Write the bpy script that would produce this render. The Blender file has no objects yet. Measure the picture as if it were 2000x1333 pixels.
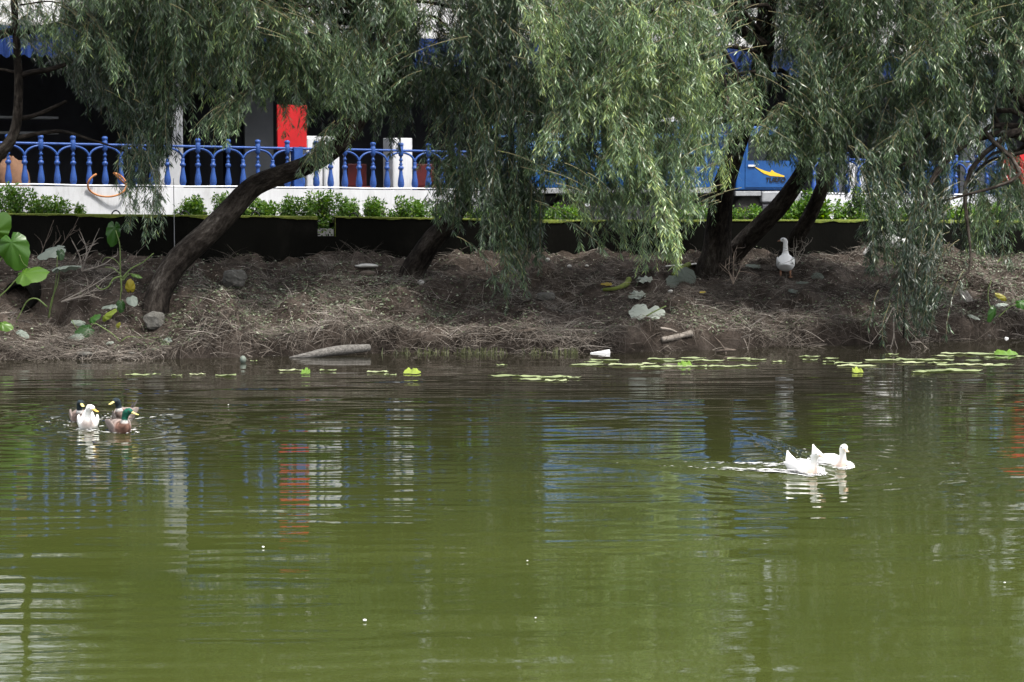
import bpy, math, random
import numpy as np
from mathutils import Vector, Matrix

# ------------------------------------------------------------------ camera, sky, sun, exposure
SC = bpy.context.scene
COL = SC.collection
F, H, HORIZ = 4444.0, 3.0, 340.0            # focal length in photo pixels, eye height, horizon row
PITCH = math.atan((666.5 - HORIZ) / F)
cam_d = bpy.data.cameras.new('camera')
cam = bpy.data.objects.new('camera', cam_d)
COL.objects.link(cam)
cam.location = (0, 0, H)
cam.rotation_euler = (math.radians(90) - PITCH, 0, 0)
cam_d.sensor_width = 36
cam_d.lens = F / 2000 * 36
cam_d.clip_end = 2000
SC.camera = cam

SUN_EL, SUN_AZ = math.radians(64), math.radians(132)     # azimuth clockwise from +Y
sun_vec = Vector((math.sin(SUN_AZ) * math.cos(SUN_EL), math.cos(SUN_AZ) * math.cos(SUN_EL), math.sin(SUN_EL)))
W = bpy.data.worlds.new('World')
SC.world = W
W.use_nodes = True
nt = W.node_tree
bg = nt.nodes['Background']
sky = nt.nodes.new('ShaderNodeTexSky')
sky.sky_type = 'NISHITA'
sky.sun_disc = False
sky.sun_elevation = SUN_EL
sky.sun_rotation = SUN_AZ
sky.air_density = 1.0
sky.dust_density = 4.0
hs = nt.nodes.new('ShaderNodeHueSaturation')
hs.inputs['Saturation'].default_value = 0.28
nt.links.new(sky.outputs[0], hs.inputs['Color'])
nt.links.new(hs.outputs[0], bg.inputs['Color'])
bg.inputs['Strength'].default_value = 0.15
sun_d = bpy.data.lights.new('sun', 'SUN')
sun_d.energy = 2.1
sun_d.angle = math.radians(6)
sun_d.color = (1.0, 0.96, 0.88)
sun = bpy.data.objects.new('sun', sun_d)
COL.objects.link(sun)
sun.rotation_euler = (-sun_vec).to_track_quat('-Z', 'Y').to_euler()
SC.view_settings.view_transform = 'Standard'
SC.view_settings.look = 'None'
SC.view_settings.exposure = 1.4
SC.view_settings.gamma = 1
SC.render.engine = 'CYCLES'
SC.cycles.max_bounces = 6
SC.cycles.diffuse_bounces = 3
SC.cycles.glossy_bounces = 3
SC.cycles.transmission_bounces = 3
SC.cycles.use_denoising = True

rng = np.random.default_rng(7)
random.seed(7)
PI = math.pi
CP, SP = math.cos(PITCH), math.sin(PITCH)

def at(u, v, Y):
    """photo pixel (u, v) at distance Y -> point in the place"""
    a = (u - 1000.0) / F
    b = (666.5 - v) / F
    dy = CP + b * SP
    dz = -SP + b * CP
    t = Y / dy
    return np.array((a * t, Y, H + dz * t))

def on_water(u, v):
    a = (u - 1000.0) / F
    b = (666.5 - v) / F
    t = -H / (-SP + b * CP)
    return np.array((a * t, (CP + b * SP) * t, 0.0))

# ------------------------------------------------------------------ noise
_tab = np.random.default_rng(3).random((256, 256))
def vnoise(x, y):
    x = np.asarray(x, float); y = np.asarray(y, float)
    xi = np.floor(x).astype(int); yi = np.floor(y).astype(int)
    fx = x - xi; fy = y - yi
    fx = fx * fx * (3 - 2 * fx); fy = fy * fy * (3 - 2 * fy)
    g = lambda i, j: _tab[i & 255, j & 255]
    return (g(xi, yi) * (1 - fx) + g(xi + 1, yi) * fx) * (1 - fy) + (g(xi, yi + 1) * (1 - fx) + g(xi + 1, yi + 1) * fx) * fy
def fbm(x, y, o=4):
    r, a, t = 0.0, 1.0, 0.0
    for k in range(o):
        r = r + a * vnoise(np.asarray(x) * 2 ** k + 17.3 * k, np.asarray(y) * 2 ** k + 9.1 * k)
        t += a; a *= 0.5
    return r / t - 0.5

# ------------------------------------------------------------------ materials
def new_mat(name):
    m = bpy.data.materials.new(name)
    m.use_nodes = True
    n = m.node_tree.nodes
    return m, n, m.node_tree.links, n['Principled BSDF']

def ramp(n, pts):
    r = n.new('ShaderNodeValToRGB')
    e = r.color_ramp.elements
    while len(e) < len(pts): e.new(0.5)
    for i, (p, c) in enumerate(pts):
        e[i].position = p
        e[i].color = (*c, 1)
    return r

def noise_node(n, l, scale, detail=5, rough=0.6, vec=None):
    t = n.new('ShaderNodeTexNoise')
    t.inputs['Scale'].default_value = scale
    t.inputs['Detail'].default_value = detail
    t.inputs['Roughness'].default_value = rough
    if vec is not None: l.new(vec, t.inputs['Vector'])
    return t

def scaled_pos(n, l, s):
    g = n.new('ShaderNodeTexCoord')
    mp = n.new('ShaderNodeMapping')
    mp.inputs['Scale'].default_value = s
    l.new(g.outputs['Object'], mp.inputs['Vector'])
    return mp.outputs[0]

def m_noise(name, pts, scale=4, rough=0.8, bump=0.3, bscale=None, stretch=(1, 1, 1), spec=0.4, detail=6, bdist=0.02):
    m, n, l, p = new_mat(name)
    v = scaled_pos(n, l, stretch)
    t = noise_node(n, l, scale, detail, 0.65, v)
    r = ramp(n, pts)
    l.new(t.outputs[0], r.inputs[0])
    l.new(r.outputs[0], p.inputs['Base Color'])
    p.inputs['Roughness'].default_value = rough
    p.inputs['Specular IOR Level'].default_value = spec
    if bump:
        t2 = noise_node(n, l, bscale or scale * 3, 6, 0.7, v)
        b = n.new('ShaderNodeBump')
        b.inputs['Strength'].default_value = bump
        b.inputs['Distance'].default_value = bdist
        l.new(t2.outputs[0], b.inputs['Height'])
        l.new(b.outputs[0], p.inputs['Normal'])
    return m

def m_leaf(name, pts, trans=0.3, rough=0.4, spec=0.5, back=None):
    """leaf whose hue comes from the per-face value 'tint'; optional paler underside"""
    m, n, l, p = new_mat(name)
    a = n.new('ShaderNodeAttribute'); a.attribute_name = 'tint'
    r = ramp(n, pts)
    l.new(a.outputs['Fac'], r.inputs[0])
    c = r.outputs[0]
    if back is not None:
        r2 = ramp(n, back); l.new(a.outputs['Fac'], r2.inputs[0])
        g = n.new('ShaderNodeNewGeometry')
        mx = n.new('ShaderNodeMix'); mx.data_type = 'RGBA'
        l.new(g.outputs['Backfacing'], mx.inputs[0])
        l.new(r.outputs[0], mx.inputs[6]); l.new(r2.outputs[0], mx.inputs[7])
        c = mx.outputs[2]
    l.new(c, p.inputs['Base Color'])
    p.inputs['Roughness'].default_value = rough
    p.inputs['Specular IOR Level'].default_value = spec
    t = n.new('ShaderNodeBsdfTranslucent')
    hsn = n.new('ShaderNodeHueSaturation'); hsn.inputs['Saturation'].default_value = 1.3; hsn.inputs['Value'].default_value = 1.5
    l.new(r.outputs[0], hsn.inputs['Color']); l.new(hsn.outputs[0], t.inputs['Color'])
    ms = n.new('ShaderNodeMixShader'); ms.inputs[0].default_value = trans
    l.new(p.outputs[0], ms.inputs[1]); l.new(t.outputs[0], ms.inputs[2])
    l.new(ms.outputs[0], n['Material Output'].inputs['Surface'])
    return m

def m_attr(name, rough=0.7, spec=0.3, nz=None):
    m, n, l, p = new_mat(name)
    a = n.new('ShaderNodeAttribute'); a.attribute_name = 'col'
    l.new(a.outputs['Color'], p.inputs['Base Color'])
    p.inputs['Roughness'].default_value = rough
    p.inputs['Specular IOR Level'].default_value = spec
    if nz:
        t = noise_node(n, l, nz, 4)
        b = n.new('ShaderNodeBump'); b.inputs['Strength'].default_value = 0.35; b.inputs['Distance'].default_value = 0.01
        l.new(t.outputs[0], b.inputs['Height']); l.new(b.outputs[0], p.inputs['Normal'])
    return m

M = {}
M['blue'] = m_noise('blue_paint', [(0.25, (0.012, 0.042, 0.17)), (0.6, (0.02, 0.07, 0.27)), (0.8, (0.035, 0.095, 0.31))], 9, 0.5, 0.25)
M['white_wall'] = m_noise('white_render', [(0.22, (0.34, 0.34, 0.34)), (0.42, (0.50, 0.51, 0.53)), (0.7, (0.60, 0.61, 0.64))], 2.2, 0.8, 0.2, 20, stretch=(1.6, 1.6, .35), detail=8)
M['pale_grey'] = m_noise('pale_grey_paint', [(0.3, (0.36, 0.37, 0.39)), (0.7, (0.46, 0.47, 0.49))], 2, 0.8, 0.2)
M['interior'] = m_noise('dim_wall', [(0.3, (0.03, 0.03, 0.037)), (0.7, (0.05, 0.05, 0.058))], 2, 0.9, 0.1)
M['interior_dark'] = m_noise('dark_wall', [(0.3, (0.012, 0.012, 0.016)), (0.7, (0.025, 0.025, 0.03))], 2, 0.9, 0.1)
M['red'] = m_noise('red_paint', [(0.3, (0.36, 0.006, 0.009)), (0.7, (0.46, 0.010, 0.013))], 2, 0.5, 0.05)
M['dark_red'] = m_noise('dark_red_plastic', [(0.3, (0.05, 0.008, 0.008)), (0.7, (0.09, 0.012, 0.012))], 3, 0.45, 0.05)
M['brown_cloth'] = m_noise('brown_cloth', [(0.3, (0.10, 0.05, 0.03)), (0.7, (0.18, 0.10, 0.06))], 3, 0.95, 0.6, 8)
M['orange'] = m_noise('orange_hose', [(0.3, (0.34, 0.12, 0.035)), (0.7, (0.48, 0.22, 0.08))], 9, 0.5, 0.1)
M['roof'] = m_noise('pale_roof_sheet', [(0.3, (0.22, 0.22, 0.215)), (0.7, (0.32, 0.32, 0.315))], 1.2, 0.6, 0.1)
M['awning'] = m_noise('blue_awning', [(0.3, (0.003, 0.012, 0.06)), (0.7, (0.007, 0.027, 0.12))], 8, 0.8, 0.2, stretch=(3, 3, .4), spec=.2)
M['pink'] = m_noise('pink_wall', [(0.3, (0.52, 0.36, 0.32)), (0.7, (0.62, 0.46, 0.42))], 1, 0.85, 0.1)
M['black'] = m_noise('black_plastic', [(0.3, (0.008, 0.008, 0.009)), (0.7, (0.016, 0.016, 0.018))], 5, 0.5, 0.1)
M['glass'] = m_noise('dark_glass', [(0.3, (0.015, 0.02, 0.025)), (0.7, (0.025, 0.03, 0.035))], 1, 0.06, 0)
M['truck_blue'] = m_noise('truck_paint', [(0.3, (0.008, 0.055, 0.20)), (0.7, (0.016, 0.09, 0.29))], 2.5, 0.3, 0.05)
M['light_blue'] = m_noise('sky_blue_paint', [(0.3, (0.06, 0.17, 0.42)), (0.7, (0.13, 0.27, 0.52))], 3, 0.4, 0.05)
M['yellow'] = m_noise('yellow_sticker', [(0.3, (0.7, 0.42, 0.02)), (0.7, (0.8, 0.52, 0.04))], 3, 0.5, 0)
M['steel'] = m_noise('grey_steel', [(0.3, (0.22, 0.23, 0.25)), (0.7, (0.34, 0.35, 0.37))], 4, 0.45, 0.1)
M['white_paint'] = m_noise('white_paint', [(0.3, (0.7, 0.71, 0.73)), (0.7, (0.8, 0.81, 0.82))], 4, 0.5, 0.05)
M['rubber'] = m_noise('rubber', [(0.3, (0.012, 0.012, 0.012)), (0.7, (0.03, 0.028, 0.026))], 6, 0.85, 0.2)
M['stone'] = m_noise('grey_stone', [(0.25, (0.04, 0.037, 0.031)), (0.55, (0.09, 0.086, 0.076)), (0.75, (0.17, 0.163, 0.15))], 9, 0.9, 0.6)
M['pale_stone'] = m_noise('pale_stone', [(0.25, (0.32, 0.31, 0.29)), (0.7, (0.5, 0.49, 0.46))], 6, 0.9, 0.5)
M['dead_wood'] = m_noise('grey_dead_wood', [(0.3, (0.03, 0.027, 0.023)), (0.5, (0.10, 0.093, 0.085)), (0.75, (0.23, 0.218, 0.20))], 8, 0.9, 0.7, stretch=(1, 6, 6))
M['pale_wood'] = m_noise('pale_bare_wood', [(0.25, (0.10, 0.085, 0.07)), (0.7, (0.26, 0.23, 0.20))], 5, 0.85, 0.5)
M['twig'] = m_noise('twig_bark', [(0.3, (0.05, 0.038, 0.03)), (0.7, (0.12, 0.095, 0.075))], 12, 0.9, 0.4)
M['shoot'] = m_noise('willow_shoot', [(0.3, (0.10, 0.088, 0.04)), (0.7, (0.21, 0.18, 0.09))], 6, 0.7, 0)
M['pale_twig'] = m_noise('bleached_twig', [(0.3, (0.17, 0.145, 0.12)), (0.7, (0.34, 0.30, 0.26))], 12, 0.9, 0.4)
M['foam'] = m_noise('white_foam', [(0.3, (0.7, 0.7, 0.7)), (0.7, (0.8, 0.8, 0.8))], 10, 0.6, 0.2)
M['moss'] = m_noise('moss', [(0.25, (0.05, 0.075, 0.012)), (0.55, (0.12, 0.15, 0.02)), (0.8, (0.2, 0.2, 0.05))], 7, 0.95, 0.9, 40)
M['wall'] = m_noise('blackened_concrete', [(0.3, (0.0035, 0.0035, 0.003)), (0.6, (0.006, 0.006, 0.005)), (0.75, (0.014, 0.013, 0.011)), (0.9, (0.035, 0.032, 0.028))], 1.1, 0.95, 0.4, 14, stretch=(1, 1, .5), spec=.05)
def m_bark():
    """ridged bark, laid out along the trunk by the stored 'bark' coordinates"""
    m, n, l, p = new_mat('willow_bark')
    a = n.new('ShaderNodeAttribute'); a.attribute_name = 'bark'
    t = noise_node(n, l, 15, 8, 0.7, a.outputs['Vector'])
    t2 = noise_node(n, l, 2.2, 4, 0.6, a.outputs['Vector'])
    mt = n.new('ShaderNodeMath'); mt.operation = 'MULTIPLY_ADD'; mt.inputs[1].default_value = 0.55
    sb = n.new('ShaderNodeMath'); sb.operation = 'MULTIPLY'; sb.inputs[1].default_value = 0.45
    l.new(t2.outputs[0], sb.inputs[0]); l.new(t.outputs[0], mt.inputs[0]); l.new(sb.outputs[0], mt.inputs[2])
    r = ramp(n, [(0.40, (0.006, 0.0048, 0.004)), (0.48, (0.020, 0.016, 0.013)), (0.57, (0.05, 0.042, 0.035)), (0.70, (0.17, 0.152, 0.13))])
    l.new(mt.outputs[0], r.inputs[0]); l.new(r.outputs[0], p.inputs['Base Color'])
    p.inputs['Roughness'].default_value = 0.95; p.inputs['Specular IOR Level'].default_value = 0.1
    b = n.new('ShaderNodeBump'); b.inputs['Strength'].default_value = 1.0; b.inputs['Distance'].default_value = 0.08
    l.new(mt.outputs[0], b.inputs['Height']); l.new(b.outputs[0], p.inputs['Normal'])
    return m
M['bark'] = m_bark()
M['soil'] = m_noise('bank_soil', [(0.25, (0.011, 0.0085, 0.007)), (0.45, (0.034, 0.0265, 0.021)), (0.58, (0.068, 0.054, 0.045)), (0.78, (0.14, 0.117, 0.10))], 2.6, 0.95, 1.0, 18, detail=10, bdist=0.05, spec=.1)
# wet waterline mud, with the undercut lip's shade put into its colour
_n = M['soil'].node_tree.nodes; _l = M['soil'].node_tree.links
_p = _n['Principled BSDF']; _src = _p.inputs['Base Color'].links[0].from_socket
_g = _n.new('ShaderNodeTexCoord'); _s = _n.new('ShaderNodeSeparateXYZ'); _l.new(_g.outputs['Object'], _s.inputs[0])
_m = _n.new('ShaderNodeMapRange'); _m.inputs[1].default_value = 0.0; _m.inputs[2].default_value = 0.34; _m.inputs[3].default_value = 0.32; _m.inputs[4].default_value = 1.0
_l.new(_s.outputs['Z'], _m.inputs[0])
_x = _n.new('ShaderNodeMix'); _x.data_type = 'RGBA'; _x.inputs[6].default_value = (0.006, 0.005, 0.004, 1)
_l.new(_m.outputs[0], _x.inputs[0]); _l.new(_src, _x.inputs[7]); _l.new(_x.outputs[2], _p.inputs['Base Color'])
M['yard'] = m_noise('yard_concrete', [(0.3, (0.03, 0.03, 0.03)), (0.7, (0.06, 0.058, 0.055))], 1.0, 0.9, 0.3)
M['willow'] = m_leaf('willow_leaf', [(0.0, (0.011, 0.024, 0.011)), (0.4, (0.040, 0.072, 0.034)), (0.7, (0.105, 0.17, 0.078)), (0.92, (0.22, 0.32, 0.14)), (1.0, (0.30, 0.37, 0.12))], 0.25, 0.36, 0.7,
                     back=[(0.0, (0.045, 0.075, 0.05)), (1.0, (0.23, 0.31, 0.18))])
M['shrub'] = m_leaf('shrub_leaf', [(0.0, (0.03, 0.08, 0.01)), (0.5, (0.085, 0.18, 0.022)), (1.0, (0.22, 0.30, 0.05))], 0.35, 0.4)
M['far_leaf'] = m_leaf('tree_leaf', [(0.0, (0.03, 0.06, 0.02)), (0.5, (0.055, 0.10, 0.03)), (1.0, (0.10, 0.15, 0.04))], 0.25, 0.5)
M['taro'] = m_leaf('taro_leaf', [(0.0, (0.010, 0.034, 0.007)), (0.5, (0.028, 0.09, 0.008)), (0.8, (0.075, 0.145, 0.012)), (1.0, (0.24, 0.18, 0.018))], 0.3, 0.35, 0.4)
M['wilted'] = m_leaf('leaf_underside', [(0.0, (0.06, 0.075, 0.055)), (0.5, (0.13, 0.155, 0.13)), (1.0, (0.36, 0.39, 0.34))], 0.15, 0.6)
M['yellow_leaf'] = m_leaf('yellowed_leaf', [(0.0, (0.28, 0.20, 0.02)), (1.0, (0.48, 0.38, 0.06))], 0.3, 0.5)
M['stalk'] = m_noise('green_stalk', [(0.3, (0.05, 0.085, 0.018)), (0.7, (0.12, 0.165, 0.045))], 6, 0.5, 0.1)
M['pad'] = m_leaf('lily_pad', [(0.0, (0.12, 0.15, 0.065)), (0.5, (0.21, 0.25, 0.12)), (1.0, (0.34, 0.36, 0.22))], 0.1, 0.5)
M['pad_green'] = m_leaf('curled_pad', [(0.0, (0.06, 0.14, 0.02)), (0.5, (0.14, 0.23, 0.03)), (1.0, (0.26, 0.30, 0.05))], 0.15, 0.4)
M['straw'] = m_leaf('dead_stalks', [(0.0, (0.022, 0.018, 0.0145)), (0.45, (0.076, 0.064, 0.053)), (0.8, (0.175, 0.153, 0.132)), (1.0, (0.30, 0.27, 0.24))], 0.05, 0.9, 0.2)
M['litter'] = m_leaf('dry_leaves', [(0.0, (0.05, 0.04, 0.03)), (0.4, (0.14, 0.11, 0.09)), (0.8, (0.28, 0.26, 0.22)), (1.0, (0.42, 0.40, 0.36))], 0.05, 0.85, 0.2)
M['ground_cover'] = m_leaf('ground_cover_leaf', [(0.0, (0.02, 0.03, 0.012)), (0.45, (0.05, 0.072, 0.028)), (0.8, (0.12, 0.145, 0.08)), (1.0, (0.27, 0.29, 0.22))], 0.15, 0.5)
M['reed'] = m_leaf('water_weed', [(0.0, (0.03, 0.04, 0.012)), (1.0, (0.11, 0.12, 0.045))], 0.2, 0.6)
M['flower'] = m_leaf('yellow_flower', [(0.0, (0.7, 0.38, 0.02)), (1.0, (0.8, 0.55, 0.05))], 0.3, 0.6)
M['feather'] = m_attr('plumage', 0.75, 0.2, 60)
M['bill'] = m_noise('yellow_bill', [(0.3, (0.62, 0.36, 0.06)), (0.7, (0.72, 0.46, 0.10))], 12, 0.4, 0)
M['pale_bill'] = m_noise('olive_yellow_bill', [(0.3, (0.5, 0.42, 0.12)), (0.7, (0.6, 0.52, 0.2))], 12, 0.4, 0)
M['pink_bill'] = m_noise('flesh_bill', [(0.3, (0.55, 0.35, 0.24)), (0.7, (0.65, 0.45, 0.32))], 12, 0.4, 0)
M['leg'] = m_noise('orange_leg', [(0.3, (0.30, 0.15, 0.09)), (0.7, (0.38, 0.20, 0.12))], 12, 0.6, 0.1)

# ------------------------------------------------------------------ mesh building
class MB:
    def __init__(s):
        s.v = []; s.f = []; s.n = 0
    def add(s, v, f):
        v = np.asarray(v, float).reshape(-1, 3)
        s.v.append(v)
        s.f += [tuple(int(i) + s.n for i in q) for q in f]
        s.n += len(v)
        return s
    def box(s, lo, hi, R=None, o=None):
        x0, y0, z0 = lo; x1, y1, z1 = hi
        v = np.array([(x, y, z) for x in (x0, x1) for y in (y0, y1) for z in (z0, z1)], float)
        if R is not None: v = v @ np.asarray(R).T
        if o is not None: v = v + np.asarray(o)
        return s.add(v, [(0, 1, 3, 2), (4, 6, 7, 5), (0, 4, 5, 1), (2, 3, 7, 6), (0, 2, 6, 4), (1, 5, 7, 3)])
    def tube(s, P, r, k=10, flat=1.0, cap=True, disp=None):
        P = np.asarray(P, float); m = len(P)
        r = np.broadcast_to(np.asarray(r, float), (m,)).copy()
        T = np.gradient(P, axis=0); T /= np.linalg.norm(T, axis=1)[:, None] + 1e-9
        up = np.array((0, 0, 1.0)) if abs(T[0][2]) < 0.8 else np.array((0, 1.0, 0))
        N = np.zeros_like(P)
        a = up - T[0] * up.dot(T[0]); N[0] = a / np.linalg.norm(a)
        for i in range(1, m):
            a = N[i - 1] - T[i] * N[i - 1].dot(T[i]); N[i] = a / (np.linalg.norm(a) + 1e-9)
        B = np.cross(T, N)
        th = np.linspace(0, 2 * PI, k, endpoint=False)
        rr = r[:, None] * np.ones(k)
        if disp is not None: rr = rr * (1 + disp(np.arange(m)[:, None], th[None, :]))
        V = P[:, None] + rr[..., None] * (np.cos(th)[None, :, None] * N[:, None] * flat + np.sin(th)[None, :, None] * B[:, None])
        f = [(i * k + j, i * k + (j + 1) % k, (i + 1) * k + (j + 1) % k, (i + 1) * k + j) for i in range(m - 1) for j in range(k)]
        if cap:
            f.append(tuple(range(k - 1, -1, -1))); f.append(tuple((m - 1) * k + j for j in range(k)))
        return s.add(V.reshape(-1, 3), f)
    def lathe(s, prof, k=12, o=(0, 0, 0)):
        th = np.linspace(0, 2 * PI, k, endpoint=False)
        V = [(r * math.cos(t) + o[0], r * math.sin(t) + o[1], z + o[2]) for r, z in prof for t in th]
        m = len(prof)
        f = [(i * k + j, i * k + (j + 1) % k, (i + 1) * k + (j + 1) % k, (i + 1) * k + j) for i in range(m - 1) for j in range(k)]
        f.append(tuple(range(k - 1, -1, -1))); f.append(tuple((m - 1) * k + j for j in range(k)))
        return s.add(V, f)
    def blob(s, c, r, seed=0, k=14, m=9, rough=0.25, boxy=0):
        g = np.random.default_rng(seed)
        ph = g.random(3) * 50
        V = []
        for i in range(m + 1):
            a = PI * i / m
            for j in range(k):
                t = 2 * PI * j / k
                d = np.array((math.sin(a) * math.cos(t), math.sin(a) * math.sin(t), math.cos(a)))
                if boxy: d = d / (np.abs(d) ** boxy).sum() ** (1 / boxy)
                w = 1 + rough * 2 * float(fbm(d[0] * 1.6 + ph[0] + d[2] * .9, d[1] * 1.6 + ph[1] - d[2] * .7, 3))
                V.append(np.asarray(c) + d * w * np.asarray(r))
        f = [(i * k + j, (i + 1) * k + j, (i + 1) * k + (j + 1) % k, i * k + (j + 1) % k) for i in range(m) for j in range(k)]
        return s.add(V, f)
    def arr(s):
        return np.concatenate(s.v) if s.v else np.zeros((0, 3))

ORG = {}
def org(o):
    return ORG.get(o.name, np.zeros(3)) if o is not None else np.zeros(3)

def link(name, me, mat, parent=None, loc=None, local=False):
    o = bpy.data.objects.new(name, me)
    COL.objects.link(o)
    if mat is not None and me is not None and not me.materials: me.materials.append(mat)
    if parent is not None: o.parent = parent
    if loc is not None: o.location = loc
    return o

def obj(name, mb, mat, parent=None, base=None, smooth=False, local=False, tint=None, col=None, bevel=0):
    """ONE mesh object. Points are given in place; they are stored relative to the thing's base."""
    V = mb.arr()
    if parent is not None: o0 = org(parent)
    elif base is not None: o0 = np.asarray(base, float)
    else:
        o0 = np.array((V[:, 0].mean(), V[:, 1].mean(), V[:, 2].min()))
    if local: o0 = np.zeros(3)
    me = bpy.data.meshes.new(name)
    me.from_pydata((V - o0).tolist(), [], mb.f)
    if smooth: me.polygons.foreach_set('use_smooth', [True] * len(me.polygons))
    if tint is not None:
        a = me.attributes.new('tint', 'FLOAT', 'FACE')
        a.data.foreach_set('value', np.broadcast_to(np.asarray(tint, float), (len(me.polygons),)).astype(np.float32).copy())
    if col is not None:
        a = me.attributes.new('col', 'FLOAT_COLOR', 'POINT')
        a.data.foreach_set('color', np.concatenate([col, np.ones((len(col), 1))], 1).astype(np.float32).ravel())
    me.update()
    o = link(name, me, mat, parent)
    if parent is None: o.location = o0
    ORG[o.name] = o0
    if bevel:
        b = o.modifiers.new('bevel', 'BEVEL'); b.width = bevel; b.segments = 2; b.limit_method = 'ANGLE'
    return o

def bark_obj(name, mb, k, parent):
    """tube object with ring order kept as bark coordinates: round the trunk, and along it"""
    V = mb.arr(); m_ = len(V) // k
    R = V[:m_ * k].reshape(m_, k, 3); c = R.mean(1)
    s_ = np.concatenate([[0], np.cumsum(np.linalg.norm(np.diff(c, axis=0), axis=1))])
    rad = np.linalg.norm(R - c[:, None], axis=2).mean(1)
    th = np.linspace(0, 2 * PI, k, endpoint=False)
    A = np.zeros((len(V), 3)); q = np.maximum(rad, .02)[:, None]
    A[:m_ * k] = np.stack([np.cos(th)[None] * q, np.sin(th)[None] * q, np.repeat(s_[:, None] * .42, k, 1)], -1).reshape(-1, 3) + V[0] * .37
    o = obj(name, mb, M['bark'], parent, smooth=True)
    a = o.data.attributes.new('bark', 'FLOAT_VECTOR', 'POINT')
    a.data.foreach_set('vector', A.astype(np.float32).ravel())
    return o

def quads_obj(name, V, mat, parent=None, tint=None, base=None):
    """many separate quads, V of shape (n, 4, 3)"""
    n = len(V)
    o0 = org(parent) if parent is not None else (np.zeros(3) if base is None else np.asarray(base, float))
    me = bpy.data.meshes.new(name)
    me.vertices.add(4 * n); me.loops.add(4 * n); me.polygons.add(n)
    me.vertices.foreach_set('co', (V - o0).astype(np.float32).ravel())
    me.loops.foreach_set('vertex_index', np.arange(4 * n, dtype=np.int32))
    me.polygons.foreach_set('loop_start', np.arange(0, 4 * n, 4, dtype=np.int32))
    try: me.polygons.foreach_set('loop_total', np.full(n, 4, dtype=np.int32))
    except Exception: pass
    if tint is not None:
        a = me.attributes.new('tint', 'FLOAT', 'FACE')
        a.data.foreach_set('value', np.asarray(tint, np.float32))
    me.update(calc_edges=True)
    o = link(name, me, mat, parent)
    if parent is None: o.location = o0
    ORG[o.name] = o0
    return o

def tag(o, label, cat, group=None):
    o['label'] = label; o['category'] = cat
    if group: o['group'] = group
    return o
def thing(name, base, label, cat, group=None, rz=0):
    o = bpy.data.objects.new(name, None)
    COL.objects.link(o)
    o.location = base; o.rotation_euler = (0, 0, rz)
    o.empty_display_size = 0.2
    ORG[o.name] = np.asarray(base, float)
    return tag(o, label, cat, group)
def kind(o, k):
    o['kind'] = k
    return o

def smooth_path(P, n):
    P = np.asarray(P, float)
    d = np.concatenate([[0], np.cumsum(np.linalg.norm(np.diff(P[:, :3], axis=0), axis=1))])
    Q = np.vstack([2 * P[0] - P[1], P, 2 * P[-1] - P[-2]])
    out = []
    for t in np.linspace(0, d[-1], n):
        i = min(np.searchsorted(d, t, side='right') - 1, len(P) - 2); i = max(i, 0)
        f = (t - d[i]) / (d[i + 1] - d[i] + 1e-9)
        p0, p1, p2, p3 = Q[i], Q[i + 1], Q[i + 2], Q[i + 3]
        out.append(0.5 * (2 * p1 + (p2 - p0) * f + (2 * p0 - 5 * p1 + 4 * p2 - p3) * f * f + (3 * p1 - p0 - 3 * p2 + p3) * f ** 3))
    return np.array(out)
def unit(a):
    return a / (np.linalg.norm(a, axis=-1, keepdims=True) + 1e-9)

def leaf_quads(B, D, N, L, Wd, fold=0.0):
    """diamond leaves: base B, direction D, face normal N, length L, width Wd"""
    D = unit(D); S = unit(np.cross(D, N)); N = np.cross(S, D)
    L = np.asarray(L)[:, None]; Wd = np.asarray(Wd)[:, None]
    mid = B + D * L * 0.42
    return np.stack([B, mid + S * Wd * .5 + N * fold * L, B + D * L - N * fold * L * .5, mid - S * Wd * .5 + N * fold * L], 1)

# ================================================================== SETTING
# ------------------------------------------------------------------ duck places first: they make the wakes
# (kind, u, v of the waterline, heading in degrees (0 = +X, -90 = towards us), head yaw, scale)
BIRDS = [('drake_dull', 155, 823, -78, 14, 1.0), ('white', 172, 836, -80, 42, 1.05),
         ('drake_grey', 244, 819, -103, -22, 1.0), ('drake', 233, 844, -62, 48, 1.05),
         ('white_tail', 1567, 927, -57, 12, .92), ('white_tail', 1621, 914, -50, -28, .93)]
BPOS = [on_water(u, v) for _, u, v, *_ in BIRDS]

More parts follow.
